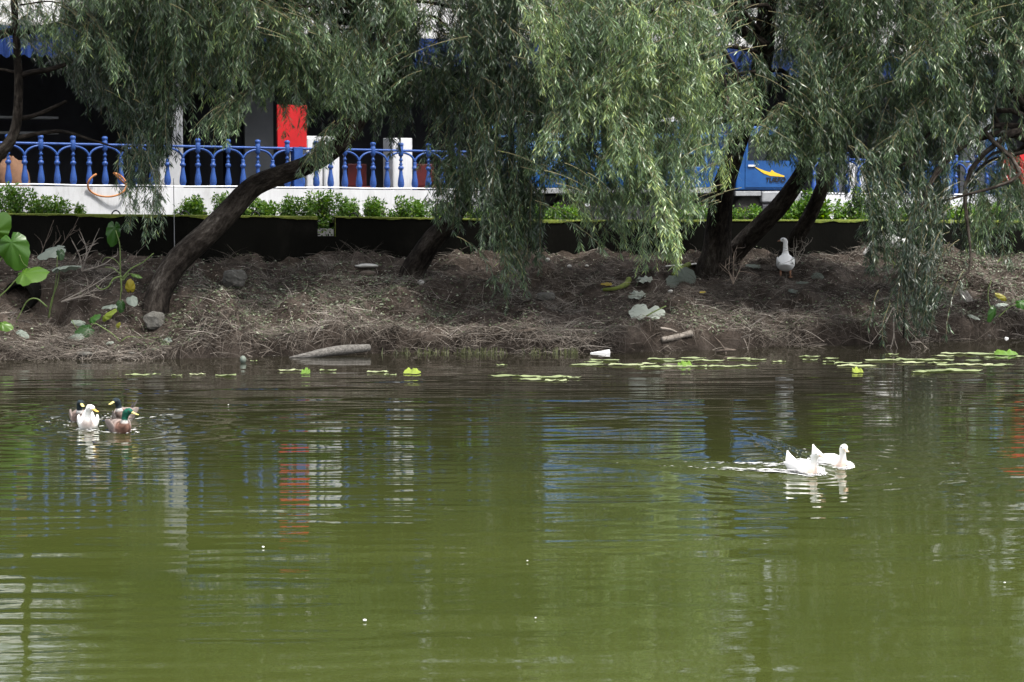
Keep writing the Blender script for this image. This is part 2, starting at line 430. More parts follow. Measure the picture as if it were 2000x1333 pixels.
# ------------------------------------------------------------------ water: one sheet with real ripples
def wave_height(X, Y):
    g = np.random.default_rng(11)
    h = np.zeros_like(X)
    env1 = np.clip(0.55 + 1.6 * fbm(X * .10 + 3, Y * .22, 3), 0.12, 1.4)
    env2 = np.clip(0.5 + 1.9 * fbm(X * .17 + 31, Y * .35 + 7, 3), 0.05, 1.5)
    near = np.clip((Y - 12) / 14, 0.62, 1)
    for i in range(46):
        lam = 0.26 * (2.1 / 0.26) ** g.random()
        ang = PI / 2 + g.normal() * 0.17
        k = 2 * PI / lam
        amp = (0.0036 + 0.0054 * g.random()) * lam / (2 * PI) * (1.0 if lam < .8 else .8)
        wob = 2.2 * fbm(X * .5 / max(lam, .35) + i * 3.1, Y * .35 / max(lam, .35) + i, 2)
        e = env1 if i % 2 else env2
        h += amp * np.sin(k * (X * math.cos(ang) + Y * math.sin(ang)) + g.random() * 6.28 + wob) * e * near
    for (kd, u, v, hd, hy, sc), p in zip(BIRDS, BPOS):
        a = math.radians(hd)
        fx, fy = math.cos(a), math.sin(a)
        dx, dy = X - p[0], Y - p[1]
        s = -(dx * fx + dy * fy); l = np.abs(-dx * fy + dy * fx)
        right = u > 1000
        A = 0.050 if right else 0.012
        for off, w, c in ((0.0, 0.055, 1.0), (-0.16, 0.055, -.5), (0.17, 0.06, .6), (.36, .07, .35)):
            arm = 0.55 * (s + .22) + .04 + off * .6
            h += c * A * np.exp(-((l - arm) / w) ** 2) * np.exp(-np.clip(s, 0, 9) / (1.1 if right else 1.0)) * (s > -.30) * np.clip((s + .3) * 5, 0, 1)
        r = np.hypot(dx, dy)
        h += (0.0042 if right else .003) * np.sin(2 * PI * r / 0.21) * np.exp(-((r - .35) / .38) ** 2)
        h += (0.0016 if right else .0014) * np.sin(2 * PI * r / 0.33) * np.exp(-((r - 1.0) / 1.1) ** 2)
    return h
xs = np.concatenate([[-150, -60, -30, -17], np.linspace(-12.5, 12.5, 540), [17, 30, 60, 150]])
ys = np.concatenate([[-80, -30, -8, 4, 9], np.linspace(12, 43, 900), [46, 52]])
GX, GY = np.meshgrid(xs, ys)
GZ = wave_height(GX, GY)
def grid_obj(name, GX, GY, GZ, mat):
    ny, nx = GX.shape
    V = np.stack([GX, GY, GZ], -1).reshape(-1, 3)
    i = np.arange(ny * nx).reshape(ny, nx)
    q = np.stack([i[:-1, :-1], i[:-1, 1:], i[1:, 1:], i[1:, :-1]], -1).reshape(-1, 4)
    n = len(q)
    me = bpy.data.meshes.new(name)
    me.vertices.add(len(V)); me.loops.add(4 * n); me.polygons.add(n)
    me.vertices.foreach_set('co', V.astype(np.float32).ravel())
    me.loops.foreach_set('vertex_index', q.astype(np.int32).ravel())
    me.polygons.foreach_set('loop_start', np.arange(0, 4 * n, 4, dtype=np.int32))
    try: me.polygons.foreach_set('loop_total', np.full(n, 4, dtype=np.int32))
    except Exception: pass
    me.polygons.foreach_set('use_smooth', np.ones(n, bool))
    me.update(calc_edges=True)
    return link(name, me, mat)
m, n, l, p = new_mat('pond_water')
tn = noise_node(n, l, 0.35, 4, 0.5, scaled_pos(n, l, (.5, 1, 1)))
r = ramp(n, [(0.3, (0.032, 0.042, 0.0090)), (0.7, (0.043, 0.053, 0.0125))])
l.new(tn.outputs[0], r.inputs[0])
# green algae nearby; towards the bank its dark brown reflection put into the colour
gp = n.new('ShaderNodeTexCoord'); sx = n.new('ShaderNodeSeparateXYZ'); l.new(gp.outputs['Object'], sx.inputs[0])
mr = n.new('ShaderNodeMapRange'); mr.inputs[1].default_value = 18; mr.inputs[2].default_value = 32
l.new(sx.outputs['Y'], mr.inputs[0])
mx = n.new('ShaderNodeMix'); mx.data_type = 'RGBA'; mx.inputs[7].default_value = (0.014, 0.013, 0.008, 1)
l.new(mr.outputs[0], mx.inputs[0]); l.new(r.outputs[0], mx.inputs[6]); l.new(mx.outputs[2], p.inputs['Base Color'])
p.inputs['Roughness'].default_value = 0.02
p.inputs['IOR'].default_value = 1.33
tb = noise_node(n, l, 5.0, 3, 0.5, scaled_pos(n, l, (.45, 1.6, 1)))
b = n.new('ShaderNodeBump'); b.inputs['Strength'].default_value = 0.05; b.inputs['Distance'].default_value = 0.02
l.new(tb.outputs[0], b.inputs['Height']); l.new(b.outputs[0], p.inputs['Normal'])
M['water'] = m
water = kind(grid_obj('water', GX, GY, GZ, m), 'structure')

# ------------------------------------------------------------------ the earth bank
_e = np.array([on_water(u, v) for u, v in [(-150, 706), (0, 703), (130, 701), (250, 704), (380, 700), (480, 697), (600, 695), (720, 691), (850, 689), (1000, 690),
                                            (1200, 689), (1330, 686), (1450, 681), (1600, 676), (1750, 670), (1880, 665), (2000, 660), (2150, 656)]])
def edge_y(x):
    return np.interp(x, _e[:, 0], _e[:, 1]) + 0.16 * fbm(np.asarray(x) * 1.5, np.asarray(x) * 0 + 4, 3)
WA, WB = at(-100, 420, 42.3), at(2100, 433, 47.0)
WS = (WB[1] - WA[1]) / (WB[0] - WA[0])
def wall_y(x):
    return WA[1] + (x - WA[0]) * WS
def ss(a, b, x):
    t = np.clip((x - a) / (b - a), 0, 1)
    return t * t * (3 - 2 * t)
MOUNDS = [(-4.85, 37.75, .62, .42), (-8.3, 37.45, .34, .5), (-8.0, 39.4, -.42, .55), (-7.3, 38.3, -.16, .4), (-1.25, 39.5, -.38, .42), (-1.9, 39.9, .20, .5), (-3.6, 38.8, .22, .45), (2.6, 39.4, .18, .5), (4.6, 39.9, -.22, .45), (7.2, 41.6, .22, .6), (0.4, 39.6, .16, .45), (-3.2, 39.6, .12, .6), (-2.2, 38.9, .10, .5),
          (0.2, 42.2, .16, .6), (1.7, 40.4, -.12, .4), (5.3, 42.6, .14, .6), (8.6, 44.5, .18, .8), (-4.9, 41.2, .14, .6), (3.8, 40.2, .10, .5), (6.2, 41.3, .12, .6)]
def bank_z(x, y):
    x = np.asarray(x, float); y = np.asarray(y, float)
    ey = edge_y(x); wy = wall_y(x)
    d = y - ey; T = np.maximum(wy - ey, 1)
    beach = ss(-9.0, -8.0, x) * (1 - ss(-5.9, -5.2, x))
    h0 = (0.36 + 0.5 * fbm(x * .8 + 5, x * 0 + 2, 3)) * (1 - .85 * beach) + .03 * beach
    cut = ss(-0.02, 0.16 + .12 * vnoise(x * 2.3, x * 0), d)
    slope = np.clip(d / T, 0, 1.2)
    z = -0.05 - 0.35 * ss(0, -1, d) + cut * h0 + 0.04 * ss(-.3, 0, d)
    rise = ss(-.05, 1.0, slope) * .35 + np.clip(slope, 0, 1) * .65
    late = ss(.22, .5, slope) * .4 + rise * .6
    rise = rise * (1 - beach) + late * beach
    z = z + (1.38 - h0) * rise
    a = ss(0.05, .5, d)
    z = z + a * (0.36 * fbm(x * .9, y * .9, 4) + 0.17 * fbm(x * 2.9 + 9, y * 2.9, 3) + .045 * fbm(x * 11, y * 11, 2))
    z = z + a * (1.0 * (.13 - np.abs(fbm(x * .95 + 21, y * 1.2 + 3, 2))) + .35 * (.12 - np.abs(fbm(x * 2.4 + 5, y * 2.6 + 13, 2))))
    z = z + (1 - a) * .10 * fbm(x * 4, y * 4, 3) * ss(-.1, .1, d)
    for mx, my, mh, mr in MOUNDS:
        z = z + mh * np.exp(-((x - mx) ** 2 + (y - my) ** 2) / mr ** 2)
    return z
NX, NY = 620, 190
bx = np.linspace(-14, 14, NX)
tt = np.linspace(0, 1, NY) ** 1.25
GX2 = np.repeat(bx[None], NY, 0)
e0 = edge_y(bx) - 0.5; e1_ = wall_y(bx) + 0.15
GY2 = e0[None] + (e1_ - e0)[None] * tt[:, None]
bank = kind(grid_obj('bank', GX2, GY2, bank_z(GX2, GY2), M['soil']), 'structure')

def on_bank(u, v):
    Ys = np.linspace(35.5, 47, 1500)
    P = np.array([at(u, v, y) for y in Ys])
    z = bank_z(P[:, 0], P[:, 1])
    ok = np.nonzero((P[:, 2] <= z) & (z > -.02))[0]
    if len(ok) == 0:
        p = P[np.argmin(np.abs(P[:, 1] - wall_y(P[:, 0])))]
        return np.array((p[0], p[1] - .3, float(bank_z(p[0], p[1] - .3))))
    p = P[ok[0]]
    return np.array((p[0], p[1], float(bank_z(p[0], p[1]))))
def bank_n(x, y, e=.08):
    return unit(np.stack([-(bank_z(x + e, y) - bank_z(x - e, y)) / (2 * e), -(bank_z(x, y + e) - bank_z(x, y - e)) / (2 * e), np.ones_like(np.asarray(x, float))], -1))

# ------------------------------------------------------------------ yard ground behind the wall, out to the horizon
def wall_top(x):
    return np.interp(x, [-10.0, -3.0, 1.0, 7.2, 10.6], [2.254, 2.158, 2.075, 2.055, 2.02])
mb = MB()
gx = [-500, -60, -14, -9, -5, -1, 3, 7, 11, 15, 60, 500]
rows = []
for x in gx:
    yw = float(wall_y(np.clip(x, -60, 60))) + .36
    zz = float(wall_top(x)) - .10
    rows.append([(x, yw, zz), (x, yw + 3, zz - .02), (x, 80 + abs(x) * .1, zz - .02), (x, 700, zz - .02)])
V = [p for r_ in rows for p in r_]
f = [(i * 4 + j, (i + 1) * 4 + j, (i + 1) * 4 + j + 1, i * 4 + j + 1) for i in range(len(gx) - 1) for j in range(3)]
mb.add(V, f)
kind(obj('ground', mb, M['yard'], base=(0, 0, 0)), 'structure')

# ------------------------------------------------------------------ retaining wall
def wall_piece(mb, x0, x1, z0=None, top=None, n=12, y_off=0.0, th=.30, jitter=0):
    xs_ = np.linspace(x0, x1, n)
    P = []
    for x in xs_:
        y = float(wall_y(x)) + y_off
        zt = float(wall_top(x)) if top is None else top
        zb = 0.7 if z0 is None else (zt - z0)
        P += [(x, y, zb), (x, y, zt), (x - WS * th, y + th, zt), (x - WS * th, y + th, zb)]
    f = [(i * 4 + a, i * 4 + (a + 1) % 4, i * 4 + 4 + (a + 1) % 4, i * 4 + 4 + a) for i in range(n - 1) for a in range(4)]
    f += [(0, 3, 2, 1), tuple((n - 1) * 4 + a for a in (0, 1, 2, 3))]
    mb.add(P, f)
nl, nr = float(at(622, 440, 43.9)[0]), float(at(657, 440, 44.0)[0])
wall = thing('retaining_wall', (0, float(wall_y(0)), 1.3), 'long low blackened concrete retaining wall with one square notch along the top of the bank', 'wall')
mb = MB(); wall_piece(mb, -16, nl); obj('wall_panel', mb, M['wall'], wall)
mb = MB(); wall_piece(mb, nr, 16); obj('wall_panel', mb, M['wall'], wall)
mb = MB(); wall_piece(mb, nl, nr, top=1.80, n=2); obj('notch_sill', mb, M['wall'], wall)
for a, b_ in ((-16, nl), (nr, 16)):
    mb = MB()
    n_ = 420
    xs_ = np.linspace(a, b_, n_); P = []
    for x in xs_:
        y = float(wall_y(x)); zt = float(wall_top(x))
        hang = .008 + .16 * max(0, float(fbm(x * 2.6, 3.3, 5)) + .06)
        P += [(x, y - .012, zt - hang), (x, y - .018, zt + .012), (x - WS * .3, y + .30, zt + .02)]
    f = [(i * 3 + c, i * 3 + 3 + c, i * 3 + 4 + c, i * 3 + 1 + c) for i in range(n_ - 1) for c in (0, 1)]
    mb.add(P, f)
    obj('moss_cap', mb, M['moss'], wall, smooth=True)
mb = MB(); x = nr
mb.box((-.004, .0, 1.8), (.012, .3, 2.16), o=(x - .012, float(wall_y(x)), 0)); obj('mossy_edge', mb, M['moss'], wall)

# ------------------------------------------------------------------ the line of the balustrade; everything behind is laid out along it
R0 = at(20, 362, 45.0); R1 = at(1690, 380, 55.0)
E1 = (R1 - R0)[:2]; RL = float(np.linalg.norm(E1)); E1 = E1 / RL
E2 = np.array((-E1[1], E1[0]))
RZ0, RZ1 = R0[2], R1[2]
def B(p, q, z=0.0):
    a = R0[:2] + E1 * p + E2 * q
    return np.array((a[0], a[1], z))
def P_of(u, q=0.0):
    k = (u - 1000) / F
    o = R0[:2] + E2 * q
    return float((k * o[1] - o[0]) / (E1[0] - k * E1[1]))
def Z_of(u, v, q=0.0):
    return float(at(u, v, B(P_of(u, q), q)[1])[2])
def rz(p):
    return RZ0 + (RZ1 - RZ0) * p / RL
RA = math.atan2(E1[1], E1[0])
ROT = np.array(((E1[0], E2[0], 0), (E1[1], E2[1], 0), (0, 0, 1.0)))
def bbox(mb, p0, p1, q0, q1, z0, z1):
    return mb.box((p0, q0, z0), (p1, q1, z1), R=ROT, o=(R0[0], R0[1], 0))
PL, PR = P_of(-500), P_of(2500)

# white base under the balustrade, in two stretches with the truck's way in between
GA, GB = P_of(945), P_of(1568)
def plinth(p0, p1, label):
    mb = MB(); n_ = 12
    P = []
    for p_ in np.linspace(p0, p1, n_):
        zt = rz(p_) - .015
        P += [B(p_, -.16, 1.85), B(p_, -.16, zt), B(p_, .16, zt), B(p_, .16, 1.85)]
    f = [(i * 4 + a, i * 4 + (a + 1) % 4, i * 4 + 4 + (a + 1) % 4, i * 4 + 4 + a) for i in range(n_ - 1) for a in range(4)]
    f += [(0, 3, 2, 1), tuple((n_ - 1) * 4 + a for a in range(4))]
    mb.add(P, f)
    tag(obj('plinth_wall', mb, M['white_wall']), label, 'wall')
plinth(PL, GA, 'low white rendered wall under the left stretch of blue balustrade')
plinth(GB, PR, 'low white rendered wall under the right stretch of blue balustrade')

# ------------------------------------------------------------------ balustrade
vase = [(.062, 0), (.062, .02), (.05, .03), (.075, .07), (.082, .12), (.072, .20), (.048, .32), (.040, .40), (.040, .415), (.062, .43), (.070, .455), (.062, .48), (.042, .495), (.045, .55), (.05, .58)]
TALL = vase[:12] + [(.042, .495), (.03, .51), (.05, .535), (.028, .56), (.028, .60), (.055, .625), (.03, .65), (.026, .70), (.05, .715), (.06, .73), (.06, .90), (.05, .91), (.058, .93), (.07, .955), (.062, .985), (.03, 1.0)]
SP_ = .33
phase = P_of(19)
proto = {}
def rail_part(key, make, bal, pos):
    if key not in proto:
        o = obj('arch' if key == 'arch' else 'baluster', make(), M['blue'], bal, local=True, smooth=True); proto[key] = o
    else:
        o = proto[key].copy(); COL.objects.link(o); o.parent = bal
    o.location = pos
    return o
def balustrade(p0, p1, label, posts):
    pm = (p0 + p1) / 2
    bal = thing('balustrade', B(pm, 0, rz(pm)), label, 'railing', 'blue balustrades')
    for i in range(int(math.ceil((p0 - phase) / SP_)), int(math.floor((p1 - phase) / SP_)) + 1):
        p_ = phase + i * SP_
        if any(abs(p_ - P_of(q)) < .10 for q in posts): continue
        pos = B(p_, 0, rz(p_)) - org(bal)
        if i % 2 == 0:
            rail_part('tall', lambda: MB().lathe([(r_ * .88, z_) for r_, z_ in TALL], 14), bal, pos)
            if p0 + SP_ < p_ < p1 - SP_:
                oa = rail_part('arch', lambda: MB().tube([(-SP_ * math.cos(t), 0, .565 + .225 * math.sin(t)) for t in np.linspace(0.02, PI - .02, 17)], .024, 8), bal, pos)
                oa.rotation_euler = (0, 0, RA)
        else:
            rail_part('short', lambda: MB().lathe([(r_ * .88, z_) for r_, z_ in vase], 14), bal, pos)
    mb = MB(); mb.tube([B(p_, 0, rz(p_) + .83) for p_ in np.linspace(p0, p1, 40)], .026, 8)
    obj('top_rail', mb, M['blue'], bal, smooth=True)
    mb = MB(); mb.tube([B(p_, -.11, rz(p_) + .02 + .006 * math.sin(p_ * 3)) for p_ in np.linspace(p0, p1, 60)], .013, 6)
    obj('base_pipe', mb, M['white_paint'], bal, smooth=True)
    for u_ in posts:
        mb = MB(); pp = P_of(u_); w_ = .10
        bbox(mb, pp - w_, pp + w_, -.1, .1, rz(pp) - .005, rz(pp) + (.86 if u_ < 1000 else 1.0))
        obj('post', mb, M['blue'], bal, bevel=.008)
balustrade(PL, GA, 'blue balustrade with arches and ball finials on the left stretch of white wall', (581, 943))
balustrade(GB, PR, 'blue balustrade with arches on the white wall right of the truck', (1722, 1775))

# ------------------------------------------------------------------ open-fronted building behind it
bld = thing('market_building', B(RL / 2, 4, 2.0), 'long open fronted building with pale roof and fringed blue awning behind the balustrade', 'building')
pa, pb = P_of(-420, 4), P_of(2500, 4)
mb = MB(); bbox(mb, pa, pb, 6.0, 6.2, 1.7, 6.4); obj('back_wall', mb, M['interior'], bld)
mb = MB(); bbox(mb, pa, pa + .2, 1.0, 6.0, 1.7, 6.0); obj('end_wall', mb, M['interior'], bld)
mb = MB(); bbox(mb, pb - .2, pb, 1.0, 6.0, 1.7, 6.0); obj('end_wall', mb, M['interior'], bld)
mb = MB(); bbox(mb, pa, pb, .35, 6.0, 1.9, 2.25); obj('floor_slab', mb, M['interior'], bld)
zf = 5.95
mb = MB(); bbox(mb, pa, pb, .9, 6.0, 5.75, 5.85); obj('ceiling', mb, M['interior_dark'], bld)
mb = MB()       # sloping corrugated roof sheet
n_ = 460; P = []
for k in range(n_):
    p_ = pa - .3 + (pb - pa + .6) * k / (n_ - 1)
    w_ = .028 * math.sin(k * PI / 2)
    P += [B(p_, .45, zf + .02 + w_), B(p_, 7.0, zf + 2.0 + w_), B(p_, 7.0, zf + 1.95 + w_), B(p_, .45, zf - .03 + w_)]
f = [(i * 4 + a, i * 4 + 4 + a, i * 4 + 4 + (a + 1) % 4, i * 4 + (a + 1) % 4) for i in range(n_ - 1) for a in range(4)]
mb.add(P, f); obj('roof', mb, M['roof'], bld)
mb = MB()       # pleated fringe
n_ = 900; P = []
for k in range(n_):
    p_ = pa + (pb - pa) * k / (n_ - 1)
    w_ = .035 * math.sin(k * 1.45) + .03 * float(fbm(p_ * 2, 1.2, 2))
    zb = 5.32 + .04 * math.sin(k * 1.3) + .10 * float(fbm(p_ * .5, 8, 3)) - .02 * (p_ / RL)
    P += [B(p_, .34 + w_ * .3, 5.93), B(p_, .28 + w_, zb)]
f = [(i * 2, i * 2 + 1, i * 2 + 3, i * 2 + 2) for i in range(n_ - 1)]
mb.add(P, f); obj('awning', mb, M['awning'], bld)
# columns and wall pieces that show between the willows
def col_box(name, u0, u1, q0, q1, v0, mat, zt=None, bev=.01, own=None):
    mb = MB()
    z1 = zt if zt else Z_of((u0 + u1) / 2, v0, q0)
    bbox(mb, P_of(u0, q0), P_of(u1, q0), q0, q1, 2.2, z1)
    return obj(name, mb, mat, own if own is not None else bld, bevel=bev)
col_box('column', 314, 360, 1.2, 1.55, 0, M['pale_grey'], zt=5.75)
for u0 in (1110, 1890):
    col_box('column', u0, u0 + 42, 1.2, 1.55, 0, M['pale_grey'], zt=5.75)
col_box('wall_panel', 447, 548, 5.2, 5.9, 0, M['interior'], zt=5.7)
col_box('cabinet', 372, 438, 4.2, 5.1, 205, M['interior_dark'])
col_box('door', 480, 536, 5.1, 5.19, 165, M['pale_grey'])
for v_ in (232, 262):
    mb = MB(); z_ = Z_of(60, v_, 4.6); bbox(mb, P_of(-60, 4.6), P_of(118, 4.6), 4.6, 5.2, z_, z_ + .05); obj('shelf', mb, M['pale_grey'], bld)
mb = MB(); z_ = Z_of(400, 150, 1.3); bbox(mb, P_of(352, 1.3), P_of(1118, 1.3), 1.3, 1.45, z_, z_ + .12); obj('beam', mb, M['interior'], bld)
def pillar(u0, u1, v0, label, q=.55, qd=.5):
    t = thing('gate_pillar', B((P_of(u0, q) + P_of(u1, q)) / 2, q, 2.25), label, 'pillar', 'white pillars behind the balustrade')
    z1 = Z_of((u0 + u1) / 2, v0, q)
    mb = MB(); bbox(mb, P_of(u0, q), P_of(u1, q), q, q + qd, 2.25, z1); obj('shaft', mb, M['white_wall'], t, bevel=.012)
    mb = MB(); bbox(mb, P_of(u0, q) + .02, P_of(u1, q) - .02, q - .012, q + .001, rz(0) - .1, z1 - .06); obj('face_panel', mb, M['white_wall'], t, bevel=.004)
pillar(600, 631, 266, 'white square pillar next to the red sign behind the blue balustrade')
pillar(634, 664, 267, 'white square pillar partly behind the leaning trunk, second to the right of the red sign')
pillar(768, 806, 270, 'white square pillar standing free between two dark red chairs behind the balustrade')
pillar(1650, 1668, 318, 'low white pillar behind the balustrade to the right of the blue truck', q=.5, qd=.3)
pillar(1676, 1690, 325, 'narrow off white post close to the square blue balustrade posts', q=.5, qd=.2)
# red signs
def sign(u0, u1, v0, v1, q, label, marks=()):
    t = thing('sign_board', B(P_of(u0, q), q, Z_of(u0, v1, q)), label, 'sign', 'red sign boards')
    mb = MB(); bbox(mb, P_of(u0, q), P_of(u1, q), q, q + .05, Z_of(u0, v1, q), Z_of(u0, v0, q)); obj('board', mb, M['red'], t, bevel=.004)
    mb = MB(); pc = (P_of(u0, q) + P_of(u1, q)) / 2
    bbox(mb, pc - .04, pc + .04, q + .05, q + .12, 2.25, Z_of(u0, v0, q) - .1); obj('support_post', mb, M['steel'], t)
    for (ua, ub, va, vb) in marks:
        mb = MB(); bbox(mb, P_of(ua, q), P_of(ub, q), q - .006, q - .001, Z_of(ua, vb, q), Z_of(ua, va, q)); obj('small_print', mb, M['dark_red'], t)
sign(544, 601, 205, 293, .25, 'tall plain red sign board above the balustrade left of the white pillars', [(586, 591, 286, 288), (592, 597, 287, 289)])
sign(1956, 2012, 297, 360, -.45, 'red board hanging low in front of the balustrade at the right end')
# things behind the balustrade
def chair(u, q, label):
    p0 = P_of(u, q); t = thing('plastic_chair', B(p0, q, 2.25), label, 'chair', 'dark red chairs behind the balustrade')
    mb = MB(); bbox(mb, p0 - .24, p0 + .24, q - .24, q + .24, 2.69, 2.73); obj('seat', mb, M['dark_red'], t, bevel=.015)
    mb = MB(); bbox(mb, p0 - .23, p0 + .23, q + .2, q + .24, 2.73, 3.22); obj('backrest', mb, M['dark_red'], t, bevel=.015)
    for sx in (-1, 1):
        for sy in (-1, 1):
            mb = MB(); mb.tube([B(p0 + sx * .24, q + sy * .24, 2.25), B(p0 + sx * .2, q + sy * .2, 2.70)], .022, 6); obj('leg', mb, M['dark_red'], t)
chair(838, .8, 'dark red plastic chair seen between the balusters right of the free white pillar')
chair(706, 1.2, 'dark red plastic chair seen between the balusters left of the free white pillar')
pc = B(P_of(24, 1.0), 1.0, 2.25)
mb = MB(); mb.blob(pc + np.array((0, 0, .45)), (.34, .3, .62), 5, 20, 14, .35)
tag(obj('covered_pile', mb, M['brown_cloth'], base=pc, smooth=True), 'heap under brown cloth behind the balustrade at the left end', 'pile')
mb = MB(); pc = B(P_of(6, 1.1), 1.1, 2.25); mb.blob(pc + np.array((0, 0, .4)), (.14, .14, .42), 8, 14, 12, .2)
tag(obj('sack', mb, M['orange'], base=pc, smooth=True), 'orange sack beside the brown covered heap at the left end', 'sack')
# blue cloth hung over the rail on the right
mb = MB(); P = []; nx_, nz_ = 40, 8
for i in range(nx_):
    for j in range(nz_):
        p_ = P_of(1798) + (P_of(1856) - P_of(1798)) * i / (nx_ - 1)
        P.append(B(p_, -.13 - .03 * math.sin(i * .9) * j / nz_, rz(p_) + .86 - .84 * j / (nz_ - 1)))
mb.add(P, [(i * nz_ + j, i * nz_ + j + 1, (i + 1) * nz_ + j + 1, (i + 1) * nz_ + j) for i in range(nx_ - 1) for j in range(nz_ - 1)])
o = obj('tarpaulin', mb, M['truck_blue'], smooth=True); tag(o, 'blue tarpaulin hanging over the balustrade near its right end', 'tarpaulin')
s_ = o.modifiers.new('thickness', 'SOLIDIFY'); s_.thickness = .012
mb = MB(); p0 = P_of(1778, .6); mb.tube([B(p0, .6, 2.25), B(p0, .6, 4.4)], .05, 10)
tag(obj('pole', mb, M['blue'], smooth=True), 'upright blue pole behind the right part of the balustrade', 'pole')
mb = MB(); p0, p1 = P_of(1940, .5), P_of(1965, .5); bbox(mb, p0, p1, .5, .9, 2.25, Z_of(1950, 262, .5))
tag(obj('locker', mb, M['light_blue'], bevel=.02), 'light blue locker behind the balustrade above the red board', 'locker')

# hose ring, wire hoops, hanging wire
hp = P_of(213, -.3)
mb = MB()
mb.tube([B(hp + .40 * math.cos(t), -.24 + .05 * math.sin(2 * t), rz(hp) + .04 + .25 * math.sin(t)) for t in np.linspace(2.2, 2.2 + 2 * PI * .84, 40)] + [B(hp + .46, -.22, rz(hp) - .03)], .020, 8)
tag(obj('hose', mb, M['orange'], smooth=True), 'orange garden hose looped over the left part of the white wall', 'hose')
for u_, lab in ((225, 'black wire hoop on the wall below the orange hose'), (360, 'black wire hoop on the wall right of the thin hanging wire'),
                (498, 'black wire hoop on the wall right of the bend of the leaning trunk'), (690, 'black wire hoop on the wall just right of the notch')):
    w0 = at(u_, 418, 43.0); x_ = float(w0[0]); x_ = float(at(u_, 418, float(wall_y(x_)))[0]); y_ = float(wall_y(x_)) + .08; z_ = float(wall_top(x_))
    mb = MB(); mb.tube([(x_ + .085 * math.cos(t), y_, z_ - .02 + .11 * math.sin(t)) for t in np.linspace(-.1, PI + .1, 16)], .013, 8)
    tag(obj('wire_hoop', mb, M['black'], smooth=True), lab, 'hoop', 'black hoops along the wall top')
x_ = float(at(337, 440, 42.9)[0])
mb = MB(); mb.tube([(x_, float(wall_y(x_)) - .06 + .01 * math.sin(t * 5), 1.42 + 1.5 * t) for t in np.linspace(0, 1, 14)], .008, 5)
tag(obj('cable', mb, M['steel'], smooth=True), 'thin cable hanging straight down the dark wall left of the leaning trunk', 'cable')

# ------------------------------------------------------------------ blue truck in front of the balustrade
T0, T1 = at(1003, 437, 47.0), at(1564, 437, 48.9)
TD = (T1 - T0)[:2]; TL = float(np.linalg.norm(TD)); TD = TD / TL
TA = math.atan2(TD[1], TD[0])
TZ = 1.93
truck = thing('truck', (T0[0], T0[1], TZ), 'blue light truck with railed cargo bed parked behind the willows, TURBO lettering on its cab', 'truck', rz=TA)
def tb(name, boxes, mat, bev=.015, par=None):
    mb = MB()
    for lo, hi in boxes: mb.box(lo, hi)
    return obj(name, mb, mat, par if par is not None else truck, local=True, bevel=bev)
ORG[truck.name] = np.zeros(3)
cx = TL * .775
tb('chassis', [((.2, .25, .45), (TL - .15, 1.45, .62)), ((.3, .5, .3), (1.6, 1.2, .44))], M['black'])
tb('cargo_floor', [((0, 0, .66), (cx - .12, 1.7, .78))], M['steel'])
for nm, lo, hi in (('side_board', (0, 0, .78), (cx - .12, .045, 1.22)), ('side_board', (0, 1.655, .78), (cx - .12, 1.7, 1.22)), ('tail_board', (0, .05, .78), (.045, 1.65, 1.22)), ('head_board', (cx - .165, .05, .78), (cx - .12, 1.65, 2.2))):
    tb(nm, [(lo, hi)], M['truck_blue'])
for k in range(9):
    x_ = .03 + k * (cx - .2) / 8
    for y_ in (.003, 1.657):
        tb('stake', [((x_, y_, 1.221), (x_ + .06, y_ + .04, 2.2))], M['light_blue'], .006)
for z_ in (1.5, 1.85):
    for y_ in (-.022, 1.702):
        tb('rail', [((0, y_, z_), (cx - .12, y_ + .023, z_ + .06))], M['light_blue'], .006)
for y_ in (-.01, 1.65):
    tb('top_rail', [((0, y_, 2.203), (cx - .12, y_ + .06, 2.27))], M['white_paint'], .01)
tb('load', [((.2, .15, .785), (1.9, 1.5, 1.75)), ((2.0, .2, .785), (3.4, 1.4, 1.45))], M['light_blue'], .06)
# cab: side outline extruded over the width
def prism(outline, y0, y1):
    mb = MB(); n_ = len(outline)
    mb.add([(x, y0, z) for x, z in outline] + [(x, y1, z) for x, z in outline],
           [tuple(range(n_)), tuple(range(2 * n_ - 1, n_ - 1, -1))] + [((i + 1) % n_, i, n_ + i, n_ + (i + 1) % n_) for i in range(n_)])
    return mb
L_ = TL
cab = obj('cab', prism([(cx - .05, .72), (L_ - .02, .72), (L_, 1.0), (L_ - .03, 1.30), (L_ - .30, 2.02), (L_ - .42, 2.08), (cx - .02, 2.08), (cx - .05, 2.02)], .02, 1.68), M['truck_blue'], truck, local=True, bevel=.03)
dr = obj('door', prism([(cx + .16, .78), (L_ - .22, .78), (L_ - .18, 1.32), (L_ - .38, 1.95), (cx + .16, 1.95)], .006, .019), M['truck_blue'], truck, local=True, bevel=.004)
obj('window', prism([(cx + .22, 1.36), (L_ - .24, 1.36), (L_ - .42, 1.88), (cx + .22, 1.88)], .0, .006), M['glass'], dr, local=True)
tb('handle', [((cx + .22, -.02, 1.22), (cx + .38, .005, 1.26))], M['white_paint'], .006, dr)
tb('windscreen', [((L_ - .2, .12, 1.4), (L_ - .14, 1.58, 1.9))], M['glass'], .01)
tb('bumper', [((cx + .55, .01, .46), (L_ + .06, 1.69, .70))], M['steel'], .03)
tb('step', [((cx - .05, .03, .60), (cx + .54, .12, .70))], M['steel'], .01)
tb('headlight', [((L_ - .03, .12, .85), (L_ + .02, .42, 1.02))], M['white_paint'], .01)
tb('headlight', [((L_ - .03, 1.28, .85), (L_ + .02, 1.58, 1.02))], M['white_paint'], .01)
tb('indicator', [((L_ - .10, -.004, .74), (L_ - .01, .02, .80))], M['orange'], .004)
